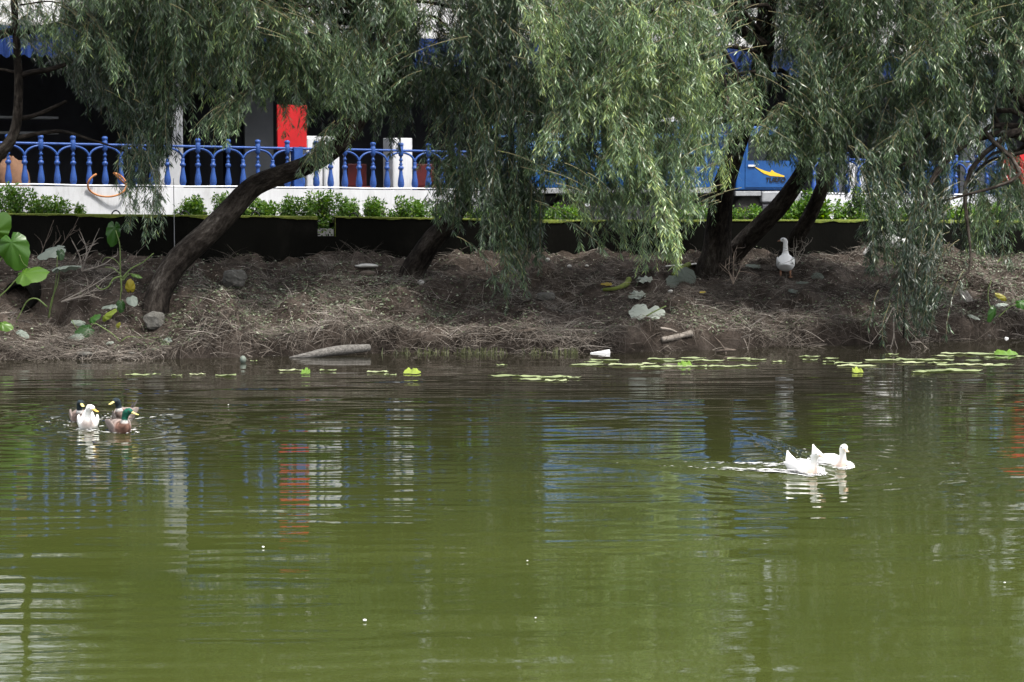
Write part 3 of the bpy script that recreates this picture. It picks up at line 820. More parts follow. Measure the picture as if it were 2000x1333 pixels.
mb = MB(); mb.tube([(L_ - .2, .02, 1.7), (L_ + .02, -.12, 1.75), (L_ + .04, -.14, 1.6)], .012, 6); mb.box((L_ - .0, -.24, 1.42), (L_ + .05, -.06, 1.66)); obj('mirror', mb, M['black'], truck, local=True)
def wheel(x_, y_):
    mb = MB(); mb.lathe([(.10, -.10), (.22, -.11), (.31, -.10), (.335, -.06), (.335, .06), (.31, .10), (.22, .11), (.10, .10)], 28)
    R = np.array(((1, 0, 0), (0, 0, -1), (0, 1, 0)))
    for i, v in enumerate(mb.v): mb.v[i] = v @ R.T + np.array((x_, y_, .335))
    w = obj('wheel', mb, M['rubber'], truck, local=True, smooth=True)
    mb = MB(); mb.lathe([(.02, -.07), (.09, -.085), (.12, -.05), (.2, -.05), (.215, -.105), (.215, .06), (.02, .06)], 24)
    for i, v in enumerate(mb.v): mb.v[i] = v @ R.T + np.array((x_, y_, .335))
    if y_ > .8:
        pass
    obj('rim', mb, M['steel'], w, local=True, smooth=True)
for x_ in (TL * .2, TL * .822):
    for y_ in (.22, 1.48): wheel(x_, y_)
def tx(u):  # photo column -> place along the truck's side
    k = (u - 1000) / F
    return float((k * T0[1] - T0[0]) / (TD[0] - k * TD[1]))
def tz(u, v):
    x_ = tx(u); return float(at(u, v, T0[1] + TD[1] * x_)[2]) - TZ
sw = [(1470, 325), (1492, 334), (1503, 337), (1506, 332), (1512, 337), (1531, 344), (1530, 346), (1503, 344), (1490, 339), (1480, 332)]
mb = prism([(tx(u), tz(u, v)) for u, v in sw][::-1], -.002, .005)
em = obj('emblem', mb, M['yellow'], dr, local=True)
def text_mesh(body, size, mat, parent, loc, rot, shear=0., name='lettering', ext=.003, align='CENTER'):
    cu = bpy.data.curves.new(name, 'FONT'); cu.body = body; cu.size = size; cu.extrude = ext; cu.shear = shear; cu.align_x = align; cu.offset = .004
    t = bpy.data.objects.new('tmp_text', cu); COL.objects.link(t)
    dg = bpy.context.evaluated_depsgraph_get()
    me = bpy.data.meshes.new_from_object(t.evaluated_get(dg))
    bpy.data.objects.remove(t)
    me.materials.clear()
    o = link(name, me, mat, parent); o.location = loc; o.rotation_euler = rot
    return o
text_mesh('TURBO', .14, M['black'], dr, (tx(1513), -.006, tz(1513, 356)), (PI / 2, 0, 0), .2)

# ------------------------------------------------------------------ pink house far behind
ph = thing('house', (14, 95, 2), 'pale pink house far behind the willows at the top right of centre', 'building')
h0, h1 = at(1150, 60, 95)[0], at(1480, 60, 95)[0]
mb = MB(); mb.box((h0, 95, 1.8), (h1, 103, 14)); obj('wall', mb, M['pink'], ph)
mb = MB(); mb.box((h0 - .4, 94.6, 14.0), (h1 + .4, 103.4, 14.3)); obj('roof', mb, M['roof'], ph)
for i in range(4):
    for j in range(4):
        xx = h0 + 1 + i * (h1 - h0 - 1.5) / 4; zz = 3.2 + j * 2.8
        mb = MB(); mb.box((xx, 94.93, zz), (xx + 1.0, 95.0, zz + 1.4)); w_ = obj('window', mb, M['white_paint'], ph)
        mb = MB(); mb.box((xx + .08, 94.9, zz + .08), (xx + .92, 94.93, zz + 1.32)); obj('pane', mb, M['glass'], w_)

# ================================================================== WILLOWS
class Crown:
    def __init__(s):
        s.q = []; s.t = []; s.tw = MB()
def px2m(px, Y): return px * Y / F

def strand(cr, T, L, lat, az, rs, leaf, sp, tint, twig_r=.0036, twigs=9.0, tmax=.27):
    """one hanging shoot ending at T: arcs out, drops, carries side twigs and narrow leaves"""
    m = 14
    t = np.linspace(0, 1, m)
    dh = np.array((math.cos(az), math.sin(az), 0)) * lat * L
    wob = np.stack([np.sin(t * rs.uniform(3, 7) + rs.uniform(0, 6)) * .03, np.sin(t * rs.uniform(3, 7) + rs.uniform(0, 6)) * .03, t * 0], 1)
    hfrac = 1 - (1 - t) ** 1.9
    P = T + (hfrac - 1)[:, None] * dh + np.outer(1 - t ** 1.25, (0, 0, L)) + wob * t[:, None]
    cr.tw.tube(P, np.linspace(twig_r * 1.7, twig_r * .5, m), 3, cap=False)
    tan = unit(np.gradient(P, axis=0))
    # side twigs
    k = max(3, int(L * twigs))
    f = np.sort(rs.uniform(.04, .98, k)) * (m - 1)
    i = np.minimum(f.astype(int), m - 2); fr = (f - i)[:, None]
    bp = P[i] * (1 - fr) + P[i + 1] * fr
    bt = tan[i]
    ra = rs.uniform(0, 2 * PI, k)
    side = np.stack([np.cos(ra), np.sin(ra), np.full(k, -.1)], 1)
    ln = rs.uniform(.10, tmax, k) * (1.15 - .85 * f / (m - 1))
    w = 9
    u = np.linspace(.08, 1, w)[None, :, None]
    d0 = unit(bt * .75 + side * .75)
    tp = bp[:, None] + d0[:, None] * u * ln[:, None, None] + np.array((0, 0, -1.0)) * (u ** 2) * ln[:, None, None] * .42
    tt_ = unit(d0[:, None] + np.array((0, 0, -1.0)) * u * .84)
    # leaves on twigs and on the main shoot
    nm = int(L / sp)
    fm = np.linspace(.02, .999, nm) * (m - 1)
    im = np.minimum(fm.astype(int), m - 2); fq = (fm - im)[:, None]
    Bm = P[im] * (1 - fq) + P[im + 1] * fq
    Bs = np.concatenate([tp.reshape(-1, 3), Bm]); Ts = np.concatenate([tt_.reshape(-1, 3), tan[im]])
    n = len(Bs)
    # leaves stand in two ranks along each twig
    ap = np.concatenate([np.repeat(rs.uniform(0, 2 * PI, k), w), np.full(nm, rs.uniform(0, 2 * PI))])
    a = ap + PI * (np.arange(n) % 2) + rs.normal(0, .45, n)
    sd = np.stack([np.cos(a), np.sin(a), rs.uniform(-.3, .2, n)], 1)
    D = unit(Ts * .85 + sd * .70 + np.array((0, 0, -.20)))
    Nn = unit(np.stack([rs.normal(0, .55, n), rs.normal(-.25, .55, n), rs.uniform(.15, 1.1, n)], 1))
    Lf = rs.uniform(leaf[0], leaf[1], n)
    cr.q.append(leaf_quads(Bs, D, Nn, Lf, Lf * rs.uniform(.10, .155, n), .012))
    tip_light = np.concatenate([np.tile(u.ravel() ** 3, k) * .34, (fm / (m - 1)) ** 3 * .3])      # shoot-tip highlights put into the tint, beside paler new growth
    cr.t.append(np.clip(tint - .10 + tip_light + rs.normal(0, .15, n) + (rs.random(n) < .012) * .6, 0, 1))

def curtain(cr, prof, vtop, Y, dY, n, L=(.7, 1.5), lat=.4, leaf=(.09, .145), sp=.030, tint=.42, clump=7, seed=0, low=0.0, az=None, twigs=9., spread=.17, gate=True):
    rs = np.random.default_rng(seed)
    prof = np.array(prof, float)
    vt = np.array(vtop, float) if not np.isscalar(vtop) else None
    # clump places in proportion to the height of the curtain
    us = np.linspace(prof[0, 0], prof[-1, 0], 200)
    vb = np.interp(us, prof[:, 0], prof[:, 1]); vtp = np.full(200, float(vtop)) if vt is None else np.interp(us, vt[:, 0], vt[:, 1])
    wgt = np.maximum(vb - vtp, 20); cdf = np.cumsum(wgt) / wgt.sum()
    heads = []
    done = 0
    n = int(n * DENS)
    while done < n:
        uc = float(np.interp(rs.random(), cdf, us))
        b = float(np.interp(uc, us, vb)); a = float(np.interp(uc, us, vtp))
        fr = rs.random()
        fr = 1 - (1 - fr) ** (1 + low)
        vtip = a + (b - a) * fr
        Yc = Y + rs.uniform(-dY, dY)
        if gate and a > -75 and rs.random() > np.clip(.55 + 4.2 * float(fbm(uc / 110 + seed, vtip / 130 + Yc * .4, 2)), .02, 1): continue
        C = at(uc, vtip, Yc)
        azc = rs.uniform(0, 2 * PI) if az is None else az + rs.normal(0, .6)
        tc = tint - .04 + rs.normal(0, .17)
        c_n = int(rs.integers(max(2, clump - 4), clump + 4))
        Lc = rs.uniform(*L)
        wide = rs.choice((1, 1, 2.2, 3.0)); sh = 1 if wide == 1 else .75      # some shoots sweep out sideways
        for j in range(c_n):
            T = C + rs.normal(0, 1, 3) * np.array((spread, spread, .10))
            T[2] += abs(rs.normal(0, .30))
            strand(cr, T, Lc * rs.uniform(.7, 1.15) * sh, lat * rs.uniform(.5, 1.3) * wide, azc + rs.normal(0, .45), rs, leaf, sp, tc, twigs=twigs)
            done += 1
        heads.append(C + np.array((0, 0, Lc)) - np.array((math.cos(azc), math.sin(azc), 0)) * lat * Lc)
    return heads

def bough(cr, pts, Y0, Y1, n, L=(.5, 1.0), tint=.5, seed=0, lat=.7, leaf=(.09, .145), rad=.016):
    """an arching bough; shoots leave along it, run outward and hang"""
    rs = np.random.default_rng(seed)
    P = smooth_path([at(u, v, Y0 + (Y1 - Y0) * i / (len(pts) - 1)) for i, (u, v) in enumerate(pts)], 30)
    mb = MB(); mb.tube(P, np.linspace(rad, .004, 30), 6)
    tan = unit(np.gradient(P, axis=0))
    for j in range(n):
        f = rs.random() ** .8 * 29; i = min(int(f), 28)
        S = P[i] + (P[i + 1] - P[i]) * (f - i)
        az = math.atan2(tan[i][1], tan[i][0]) + rs.normal(0, .75)
        Ls = rs.uniform(*L) * (1.1 - .4 * f / 29); lt = lat * rs.uniform(.4, 1.2)
        T = S + np.array((math.cos(az) * lt * Ls, math.sin(az) * lt * Ls, -Ls * rs.uniform(.75, 1.0)))
        strand(cr, T, Ls * .93, lt, az, rs, leaf, .030, tint + rs.normal(0, .1))
    return mb

def trunk_mesh(path, Y0, Y1, seed, flare=.5, rough=.13, k=26, n=64, root=True):
    """path of (u, v, width in px) -> bark tube; depth runs from Y0 to Y1"""
    Q = []
    m_ = len(path)
    for i, (u, v, w) in enumerate(path):
        y = Y0 + (Y1 - Y0) * i / (m_ - 1)
        Q.append((*at(u, v, y), px2m(w, y) / 2))
    Q = np.array(Q)
    if root:
        b = Q[0].copy(); b[2] -= .35; b[3] *= 1.15
        Q = np.vstack([b, Q])
    S = smooth_path(Q, n)
    r = S[:, 3] * (1 + flare * np.exp(-np.arange(n) / (n * .045)))
    ph = seed * 13.7
    mb = MB()
    mb.tube(S[:, :3], r, k, disp=lambda i, t: rough * 2 * fbm(np.cos(t) * 1.7 + ph + i * .08, np.sin(t) * 1.7 + i * .08, 4) + .05 * np.cos(3 * t + i * .12 + ph) + .10 * fbm(np.cos(t) * 5 + ph, np.sin(t) * 5 + i * .16, 3))
    return mb, S

def limb_between(a, b, r0, r1, seed, sag=.15, k=7):
    g = np.random.default_rng(seed)
    a = np.asarray(a, float); b = np.asarray(b, float)
    d = np.linalg.norm(b - a)
    P = [a]
    for t in (.3, .6, .85):
        P.append(a + (b - a) * t + g.normal(0, .07 * d, 3) * np.array((1, 1, .6)) + np.array((0, 0, sag * d * math.sin(t * PI))))
    P.append(b)
    S = smooth_path(P, 16)
    mb = MB(); mb.tube(S, np.linspace(r0, r1, 16), k, disp=lambda i, t: .12 * fbm(t * 1.3 + seed, i * .3, 2))
    return mb

DENS = 1.4
def willow(label, path, Y0, Y1, curtains, limbs=(), seed=1, flare=.22, base=None, auto=5, boughs=()):
    if base is None:
        Y0 = float(on_bank(path[0][0], path[0][1])[1])
    mb, S = trunk_mesh(path, Y0, Y1, seed, flare)
    base = S[2, :3] if base is None else base
    t = thing('willow_tree', base, label, 'tree', 'willows along the pond bank')
    bark_obj('trunk', mb, 26, t)
    for i, (lp, ya, yb) in enumerate(limbs):
        lm, _ = trunk_mesh(lp, ya, yb, seed + i + 5, 0, .06, 10, 26, root=False)
        bark_obj('limb', lm, 10, t)
    cr = Crown()
    heads = []
    for c in curtains:
        hd = curtain(cr, **c)
        heads += [hd[int(i)] for i in np.linspace(0, len(hd) - 1, min(auto, len(hd)))]
    for j, b_ in enumerate(boughs):
        bark_obj('limb', bough(cr, **b_), 6, t)
    upper = S[int(len(S) * .45):, :3]
    for j, hpt in enumerate(heads):
        d = np.linalg.norm(upper - hpt, axis=1) + .35 * np.abs(upper[:, 2] - hpt[2] - .2)
        a = upper[int(np.argmin(d))]
        dist = np.linalg.norm(a - hpt)
        if dist < .3: continue
        bark_obj('limb', limb_between(a, hpt, .018 + .011 * dist, .006, seed * 31 + j), 7, t)
    Q = np.concatenate(cr.q); TT = np.concatenate(cr.t)
    quads_obj('crown', Q, M['willow'], t, TT)
    kind(obj('twigs', cr.tw, M['shoot'], t), 'stuff')
    return len(Q)

NL = 0
# leaning willow on the left, crown over the upper left
NL += willow('willow with a thick bent trunk leaning right from the left part of the bank',
    [(303, 612, 50), (313, 565, 48), (345, 512, 48), (398, 462, 47), (445, 415, 45), (492, 365, 41), (545, 342, 38), (600, 322, 37), (648, 296, 34), (690, 250, 34), (728, 180, 30), (752, 90, 26), (770, -40, 22), (790, -220, 14)], 38.6, 41.2,
    [dict(prof=[(330, 150), (400, 165), (425, 225), (470, 190), (520, 230), (560, 285), (600, 270), (640, 330), (690, 370), (725, 300)], vtop=-60, Y=38.6, dY=.7, n=240, tint=.5, seed=1, lat=.45),
     dict(prof=[(330, 110), (420, 150), (520, 200), (620, 260), (740, 290)], vtop=-80, Y=40.3, dY=.8, n=150, tint=.36, seed=2, gate=False),
     dict(prof=[(430, 60), (520, 130), (600, 110), (760, 140)], vtop=-90, Y=37.6, dY=.4, n=80, tint=.6, seed=3, lat=.5, L=(.6, 1.1)),
     dict(prof=[(310, 310), (330, 330), (352, 300)], vtop=60, Y=39.0, dY=.2, n=16, tint=.55, seed=4, L=(1.2, 1.8), lat=.15),
     dict(prof=[(528, 230), (560, 268), (605, 258)], vtop=80, Y=39.4, dY=.4, n=44, tint=.5, seed=8, lat=.35, L=(.6, 1.1)),
     dict(prof=[(335, 120), (400, 160), (430, 205), (500, 190)], vtop=-70, Y=39.4, dY=.6, low=1.4, n=130, tint=.42, seed=10, gate=False, L=(.6, 1.2)),
     dict(prof=[(290, 130), (380, 150), (470, 150)], vtop=-60, Y=41.4, dY=.5, low=1.0, n=100, tint=.3, seed=9, gate=False),
     dict(prof=[(440, 150), (600, 230), (760, 240)], vtop=-80, Y=41.3, dY=.5, n=110, tint=.3, seed=6, gate=False),
     dict(prof=[(150, -60), (620, -60)], vtop=-330, Y=37.8, dY=1.0, n=70, tint=.42, seed=7, L=(.9, 1.7), lat=.6, spread=.3),
     dict(prof=[(120, 20), (520, 40), (800, 30)], vtop=-95, Y=41.6, dY=.6, n=90, tint=.26, seed=101, gate=False),
     dict(prof=[(250, -80), (800, -80)], vtop=-430, Y=38.6, dY=2.4, n=97, tint=.42, seed=5, L=(.9, 1.7), lat=.6, spread=.3)],    seed=1, boughs=[dict(pts=[(762, 60), (650, 62), (540, 120), (470, 190), (430, 222)], Y0=40.0, Y1=38.2, n=80, tint=.52, seed=81),
                    dict(pts=[(700, 230), (660, 240), (630, 280), (612, 300)], Y0=40.0, Y1=39.0, n=26, tint=.5, seed=82, L=(.4, .7))])
# second, stouter leaning willow; shade put into its low leaf tint
NL += willow('willow with a short stout mossy trunk leaning right near the middle of the bank',
    [(806, 532, 44), (822, 505, 42), (845, 470, 40), (880, 430, 36), (905, 385, 32), (922, 320, 28), (940, 230, 30), (955, 120, 26), (968, 10, 22), (980, -200, 14)], 41.2, 41.8,
    [dict(prof=[(690, 330), (740, 340), (800, 320), (850, 300), (900, 330)], vtop=-60, Y=41.0, dY=.8, n=210, tint=.24, seed=11),
     dict(prof=[(700, 180), (800, 150), (900, 190)], vtop=-60, Y=39.6, dY=.5, n=70, tint=.46, seed=12),
     dict(prof=[(858, 430), (880, 480), (905, 440), (930, 420)], vtop=250, gate=False, Y=40.4, dY=.3, n=36, tint=.5, seed=13, L=(.6, 1.1), lat=.3),
     dict(prof=[(912, 350), (932, 500), (960, 630), (1000, 640), (1040, 610), (1062, 420)], vtop=0, Y=39.6, dY=.5, n=260, tint=.34, gate=False, seed=14, L=(.9, 1.7), lat=.25),
     dict(prof=[(880, 250), (960, 330), (1060, 300)], vtop=-60, Y=40.8, dY=.6, n=110, tint=.34, seed=15, gate=False),
     dict(prof=[(740, 250), (900, 260), (1060, 240)], vtop=-80, Y=42.0, dY=.6, n=150, tint=.28, seed=17, gate=False),
     dict(prof=[(740, 60), (900, 90), (1100, 60)], vtop=-95, Y=42.2, dY=.6, n=80, tint=.26, seed=102, gate=False),
     dict(prof=[(700, -80), (1150, -80)], vtop=-430, Y=39.4, dY=2.4, n=82, tint=.42, seed=16, L=(.9, 1.7), lat=.6, spread=.3)],
    limbs=[([(948, 180, 20), (1000, 150, 16), (1060, 150, 12), (1150, 190, 7)], 41.6, 40.8)], seed=2)
# upright willow right of centre: direct light on its big cascade put into paler tint
NL += willow('upright dark willow right of centre, the big pale cascade of leaves on its left',
    [(1395, 528, 68), (1399, 490, 56), (1403, 430, 50), (1410, 370, 44), (1432, 305, 37), (1458, 235, 35), (1480, 170, 36), (1492, 100, 40), (1498, 30, 36), (1506, -60, 30), (1515, -250, 20)], 40.6, 41.6,
    [dict(prof=[(1050, 300), (1090, 420), (1130, 480), (1190, 520), (1250, 585), (1310, 580), (1345, 500), (1375, 400), (1395, 330)], vtop=[(1050, 60), (1200, 130), (1395, 150)], Y=38.4, dY=.7, n=290, tint=.66, seed=21, lat=.5, L=(.8, 1.5)),
     dict(prof=[(1060, 250), (1130, 400), (1200, 440), (1330, 440), (1380, 360), (1410, 300)], vtop=20, Y=39.6, dY=.7, n=220, tint=.42, seed=22, gate=False, lat=.4),
     dict(prof=[(1130, 190), (1230, 260), (1330, 220), (1400, 230), (1440, 240), (1468, 250)], vtop=[(1130, 20), (1350, 60), (1468, 150)], Y=38.4, dY=.5, n=100, tint=.74, seed=23, lat=.6, L=(.6, 1.2)),
     dict(prof=[(1390, 400), (1440, 380), (1475, 330)], vtop=230, Y=38.8, dY=.4, n=16, tint=.72, seed=24, lat=.3, L=(.5, 1.0)),
     dict(prof=[(1040, 90), (1150, 140), (1300, 90), (1400, 40)], vtop=-80, Y=40, dY=1.0, n=130, tint=.44, seed=25),
     dict(prof=[(1060, 230), (1120, 420), (1350, 420), (1420, 220), (1480, 200)], vtop=0, Y=41.6, dY=.6, n=190, tint=.3, seed=27, gate=False),
     dict(prof=[(1390, 150), (1450, 130), (1530, 190), (1580, 150)], vtop=-70, Y=43.2, dY=.4, n=70, tint=.2, seed=28, gate=False),
     dict(prof=[(1050, -80), (1600, -80)], vtop=-430, Y=38.6, dY=2.6, n=97, tint=.45, seed=26, L=(.9, 1.7), lat=.6, spread=.3)],
    limbs=[([(1494, 92, 26), (1450, 60, 22), (1412, 22, 20), (1375, -12, 18), (1320, -70, 12)], 41.3, 40.4),
           ([(1470, 185, 20), (1420, 190, 12), (1330, 150, 9), (1240, 130, 6)], 41.2, 38.6)], seed=3,
    boughs=[dict(pts=[(1488, 168), (1420, 150), (1330, 165), (1250, 215), (1200, 290)], Y0=40.8, Y1=37.9, n=84, tint=.80, seed=83, L=(.5, 1.1)),
            dict(pts=[(1320, 120), (1210, 135), (1130, 185), (1085, 260)], Y0=39.2, Y1=37.8, n=60, tint=.72, seed=84),
            dict(pts=[(1160, 170), (1225, 250), (1275, 360), (1305, 470)], Y0=38.0, Y1=37.5, n=70, tint=.78, seed=85, L=(.45, .9), lat=.5)])
# the leaning trunk beside it
NL += willow('willow leaning right from the foot of the upright trunk, crossing the blue truck cab',
    [(1420, 516, 40), (1448, 478, 39), (1486, 440, 38), (1522, 402, 36), (1560, 350, 31), (1590, 290, 27), (1618, 220, 28), (1645, 120, 24), (1668, 10, 20), (1690, -160, 12)], 41.2, 41.8,
    [dict(prof=[(1474, 320), (1500, 326), (1530, 345), (1560, 330), (1600, 390), (1640, 370), (1670, 300)], vtop=170, Y=40.2, dY=.6, n=125, tint=.5, seed=31, lat=.45),
     dict(prof=[(1525, 190), (1560, 150), (1620, 160), (1660, 210)], vtop=90, Y=40.6, dY=.5, n=44, tint=.62, seed=32, lat=.6, L=(.5, .9)),
     dict(prof=[(1535, 100), (1600, 120), (1700, 150)], vtop=-60, Y=40.8, dY=.8, n=110, tint=.38, seed=33),
     dict(prof=[(1545, 130), (1610, 330), (1690, 280)], vtop=40, Y=42.4, dY=.5, n=90, tint=.3, seed=35, gate=False),
     dict(prof=[(1550, -80), (1850, -80)], vtop=-430, Y=39.4, dY=2.4, n=60, tint=.42, seed=34, L=(.9, 1.7), lat=.6, spread=.3)], seed=4,
    boughs=[dict(pts=[(1640, 225), (1590, 190), (1535, 205), (1492, 252)], Y0=41.0, Y1=39.6, n=64, tint=.58, seed=86, L=(.5, .95)),
            dict(pts=[(1600, 250), (1560, 235), (1520, 255)], Y0=41.0, Y1=39.8, n=36, tint=.5, seed=87, L=(.6, .95), lat=.4)])
NL += willow('slim willow trunk leaning right behind the standing goose, foot at the dark wall',
    [(1538, 502, 33), (1560, 458, 31), (1584, 418, 29), (1606, 368, 27), (1626, 308, 24), (1645, 235, 24), (1668, 150, 20), (1700, 40, 16), (1740, -120, 10)], 42.6, 42.4,
    [dict(prof=[(1640, 290), (1690, 330), (1740, 300), (1790, 260), (1850, 310), (1880, 240)], vtop=-40, Y=40.6, dY=.7, n=200, tint=.46, seed=41, lat=.45),
     dict(prof=[(1600, 330), (1680, 420), (1760, 400)], vtop=230, Y=42.0, dY=.4, n=60, tint=.32, seed=42, gate=False),
     dict(prof=[(1650, 100), (1850, 120)], vtop=-60, Y=39.4, dY=.5, n=80, tint=.52, seed=43, L=(.6, 1.2))], seed=5)
# willow standing just outside the left edge; curtain shade put into low tint
NL += willow('slim dark willow limb rising at the left edge with shaded curtains hanging over the balustrade',
    [(-190, 575, 60), (-130, 440, 40), (-60, 335, 30), (0, 298, 24), (28, 258, 20), (36, 190, 17), (34, 110, 15), (29, 30, 13), (24, -70, 12), (14, -220, 8)], 39.4, 39.8,
    [dict(prof=[(110, 240), (150, 295), (190, 320), (240, 345), (290, 375), (325, 330)], vtop=60, Y=39.6, dY=.7, n=190, tint=.14, seed=51, L=(.9, 1.6), lat=.25),
     dict(prof=[(212, 420), (255, 480), (292, 495), (316, 440)], vtop=330, Y=39.2, dY=.3, n=34, tint=.40, seed=52, L=(.7, 1.2), lat=.15),
     dict(prof=[(100, 100), (130, 110), (170, 130), (230, 110), (330, 90)], vtop=-60, Y=38.6, dY=.5, n=110, tint=.55, seed=53, L=(.7, 1.2)),
     dict(prof=[(-30, 80), (40, 110), (110, 190)], vtop=-60, Y=40.2, dY=.8, gate=False, n=80, tint=.4, seed=54, L=(.4, .8)),
     dict(prof=[(-300, 260), (-150, 320), (-60, 240)], vtop=-90, Y=40.2, dY=.8, n=110, tint=.36, seed=105),
     dict(prof=[(120, 230), (330, 280)], vtop=-40, Y=41.2, dY=.6, n=120, tint=.14, seed=56, gate=False),
     dict(prof=[(-250, -80), (350, -80)], vtop=-430, Y=38.6, dY=2.4, n=82, tint=.42, seed=55, L=(.9, 1.7), lat=.6, spread=.3)],
    limbs=[([(33, 70, 16), (60, 60, 14), (100, 52, 13), (170, 30, 10)], 39.8, 39.5), ([(37, 150, 13), (60, 142, 11), (95, 136, 10), (128, 126, 8)], 39.7, 39.4),
           ([(36, 232, 11), (60, 228, 9), (95, 215, 8), (130, 198, 6)], 39.7, 39.4), ([(-40, 80, 22), (0, 68, 18), (30, 60, 14)], 39.9, 39.8)], seed=6,
    boughs=[dict(pts=[(40, 10), (110, 5), (180, 45), (225, 110)], Y0=39.5, Y1=38.4, n=46, tint=.55, seed=90)], base=at(-190, 575, 39.4), auto=1)
# willow outside the right edge; shade of its trailing branches put into low tint
NL += willow('willow at the right edge whose long shaded branches trail down to the water',
    [(2110, 560, 60), (2085, 420, 46), (2050, 300, 40), (2010, 215, 34), (1985, 120, 30), (1970, 0, 24), (1960, -200, 14)], 41.0, 41.4,
    [dict(prof=[(1690, 480), (1720, 610), (1760, 650), (1810, 640), (1850, 560), (1870, 470)], vtop=300, Y=39.4, dY=.5, n=64, tint=.20, seed=61, L=(.9, 1.6), lat=.25),
     dict(prof=[(1695, 675), (1740, 688), (1800, 685), (1850, 670)], vtop=560, Y=38.9, dY=.3, n=22, tint=.34, seed=62, L=(.8, 1.4), lat=.2, leaf=(.09, .14)),
     dict(prof=[(1740, 440), (1800, 470), (1860, 450), (1920, 480), (2020, 470)], vtop=[(1740, 240), (1930, 260), (1956, 390), (2020, 390)], Y=41.0, dY=.6, n=170, tint=.40, seed=63, lat=.35),
     dict(prof=[(1830, 200), (1900, 330), (1945, 270), (2030, 270)], vtop=-60, Y=40.2, dY=.8, n=230, tint=.40, seed=64),
     dict(prof=[(1880, 540), (1930, 520), (1980, 560), (2020, 540)], vtop=470, Y=40.6, dY=.3, n=26, tint=.5, seed=65, lat=.25, L=(.5, 1.0)),
     dict(prof=[(1640, 250), (1800, 330), (1900, 380), (1945, 270), (2030, 260)], vtop=-60, Y=42.6, dY=.6, n=170, tint=.28, seed=67, gate=False),
     dict(prof=[(2040, 280), (2120, 380), (2280, 300)], vtop=-90, Y=40.6, dY=.8, n=120, tint=.36, seed=104),
     dict(prof=[(1640, 40), (1850, 80), (2040, 100)], vtop=-95, Y=42.2, dY=.6, n=90, tint=.26, seed=103, gate=False),
     dict(prof=[(1750, -80), (2250, -80)], vtop=-430, Y=39.5, dY=2.4, n=82, tint=.42, seed=66, L=(.9, 1.7), lat=.6, spread=.3)],
    limbs=[([(2010, 215, 18), (1960, 160, 15), (1910, 165, 13), (1850, 188, 9)], 41.2, 40.6), ([(1985, 140, 16), (1930, 190, 10), (1965, 270, 6), (1978, 340, 5)], 41.2, 40.4),
           ([(2040, 290, 20), (1960, 260, 14), (1860, 300, 11), (1800, 400, 9), (1770, 540, 6), (1765, 660, 4)], 41.0, 39.0)], seed=7,
    boughs=[dict(pts=[(1950, 165), (1860, 168), (1790, 215), (1740, 280)], Y0=40.6, Y1=39.4, n=50, tint=.55, seed=88),
            dict(pts=[(1990, 20), (1900, 10), (1830, 60), (1780, 120)], Y0=40.4, Y1=39.0, n=50, tint=.5, seed=89)], base=at(2110, 560, 41.0), auto=2)
print('willow leaves', NL)

# ------------------------------------------------------------------ trees behind the building
def leaf_cloud(cs, n, size, seed, up=.6, rim=.5):
    g = np.random.default_rng(seed)
    out = []
    tot = sum(r[0] * r[1] * r[2] for _, r in cs) or 1
    for c, r in cs:
        k = int(n * r[0] * r[1] * r[2] / tot)
        d = unit(g.normal(0, 1, (k, 3))); rad = g.random(k) ** rim
        Bp = np.asarray(c) + d * rad[:, None] * np.asarray(r) * (1 + .15 * g.normal(0, 1, (k, 1)))
        D = unit(d + g.normal(0, .7, (k, 3)) + np.array((0, 0, -.1)))
        Nn = unit(g.normal(0, .6, (k, 3)) + np.array((0, -.2, up)))
        L = g.uniform(.7, 1.2, k) * size
        out.append(leaf_quads(Bp, D, Nn, L, L * g.uniform(.4, .6, k), .05))
    Q = np.concatenate(out)
    return Q, np.clip(g.normal(.45, .22, len(Q)), 0, 1)
def back_tree(u, Y, h, r, label, seed, mat='far_leaf', n=9000, size=.22):
    g = np.random.default_rng(seed)
    b = at(u, 500, Y); b[2] = 1.9
    t = thing('broadleaf_tree', b, label, 'tree', 'trees behind the building')
    top = b + np.array((0, 0, h))
    mb = MB(); mb.tube(smooth_path([b, b + np.array((.2, 0, h * .4)), top - np.array((0, 0, h * .15))], 14), np.linspace(.28, .06, 14), 9); bark_obj('trunk', mb, 9, t)
    cs = []
    for k in range(26):
        a = g.uniform(0, 6.28); zz = g.uniform(.35, 1); rr = r * math.sqrt(max(0, 1 - ((zz - .6) / .5) ** 2)) * g.uniform(.3, 1)
        c = b + np.array((math.cos(a) * rr, math.sin(a) * rr, h * zz)); q = g.uniform(.5, 1.0)
        cs.append((c, (q * 1.1, q * 1.1, q * .8)))
        if k % 3 == 0:
            bark_obj('limb', limb_between(b + np.array((.1, 0, h * g.uniform(.3, .6))), c, .07, .02, seed + k), 7, t)
    Q, tn_ = leaf_cloud(cs, n, size, seed); quads_obj('crown', Q, M[mat], t, tn_)
back_tree(860, 68, 11, 4.2, 'dark broadleaf tree standing behind the building at the centre', 71)
back_tree(640, 72, 10, 3.6, 'lower broadleaf tree behind the building, left of the dark central one', 72)
back_tree(1660, 74, 11, 4.2, 'broadleaf tree behind the building, right of the pink house', 73)
back_tree(1900, 76, 12, 4.0, 'broadleaf tree behind the building near the right edge', 74)
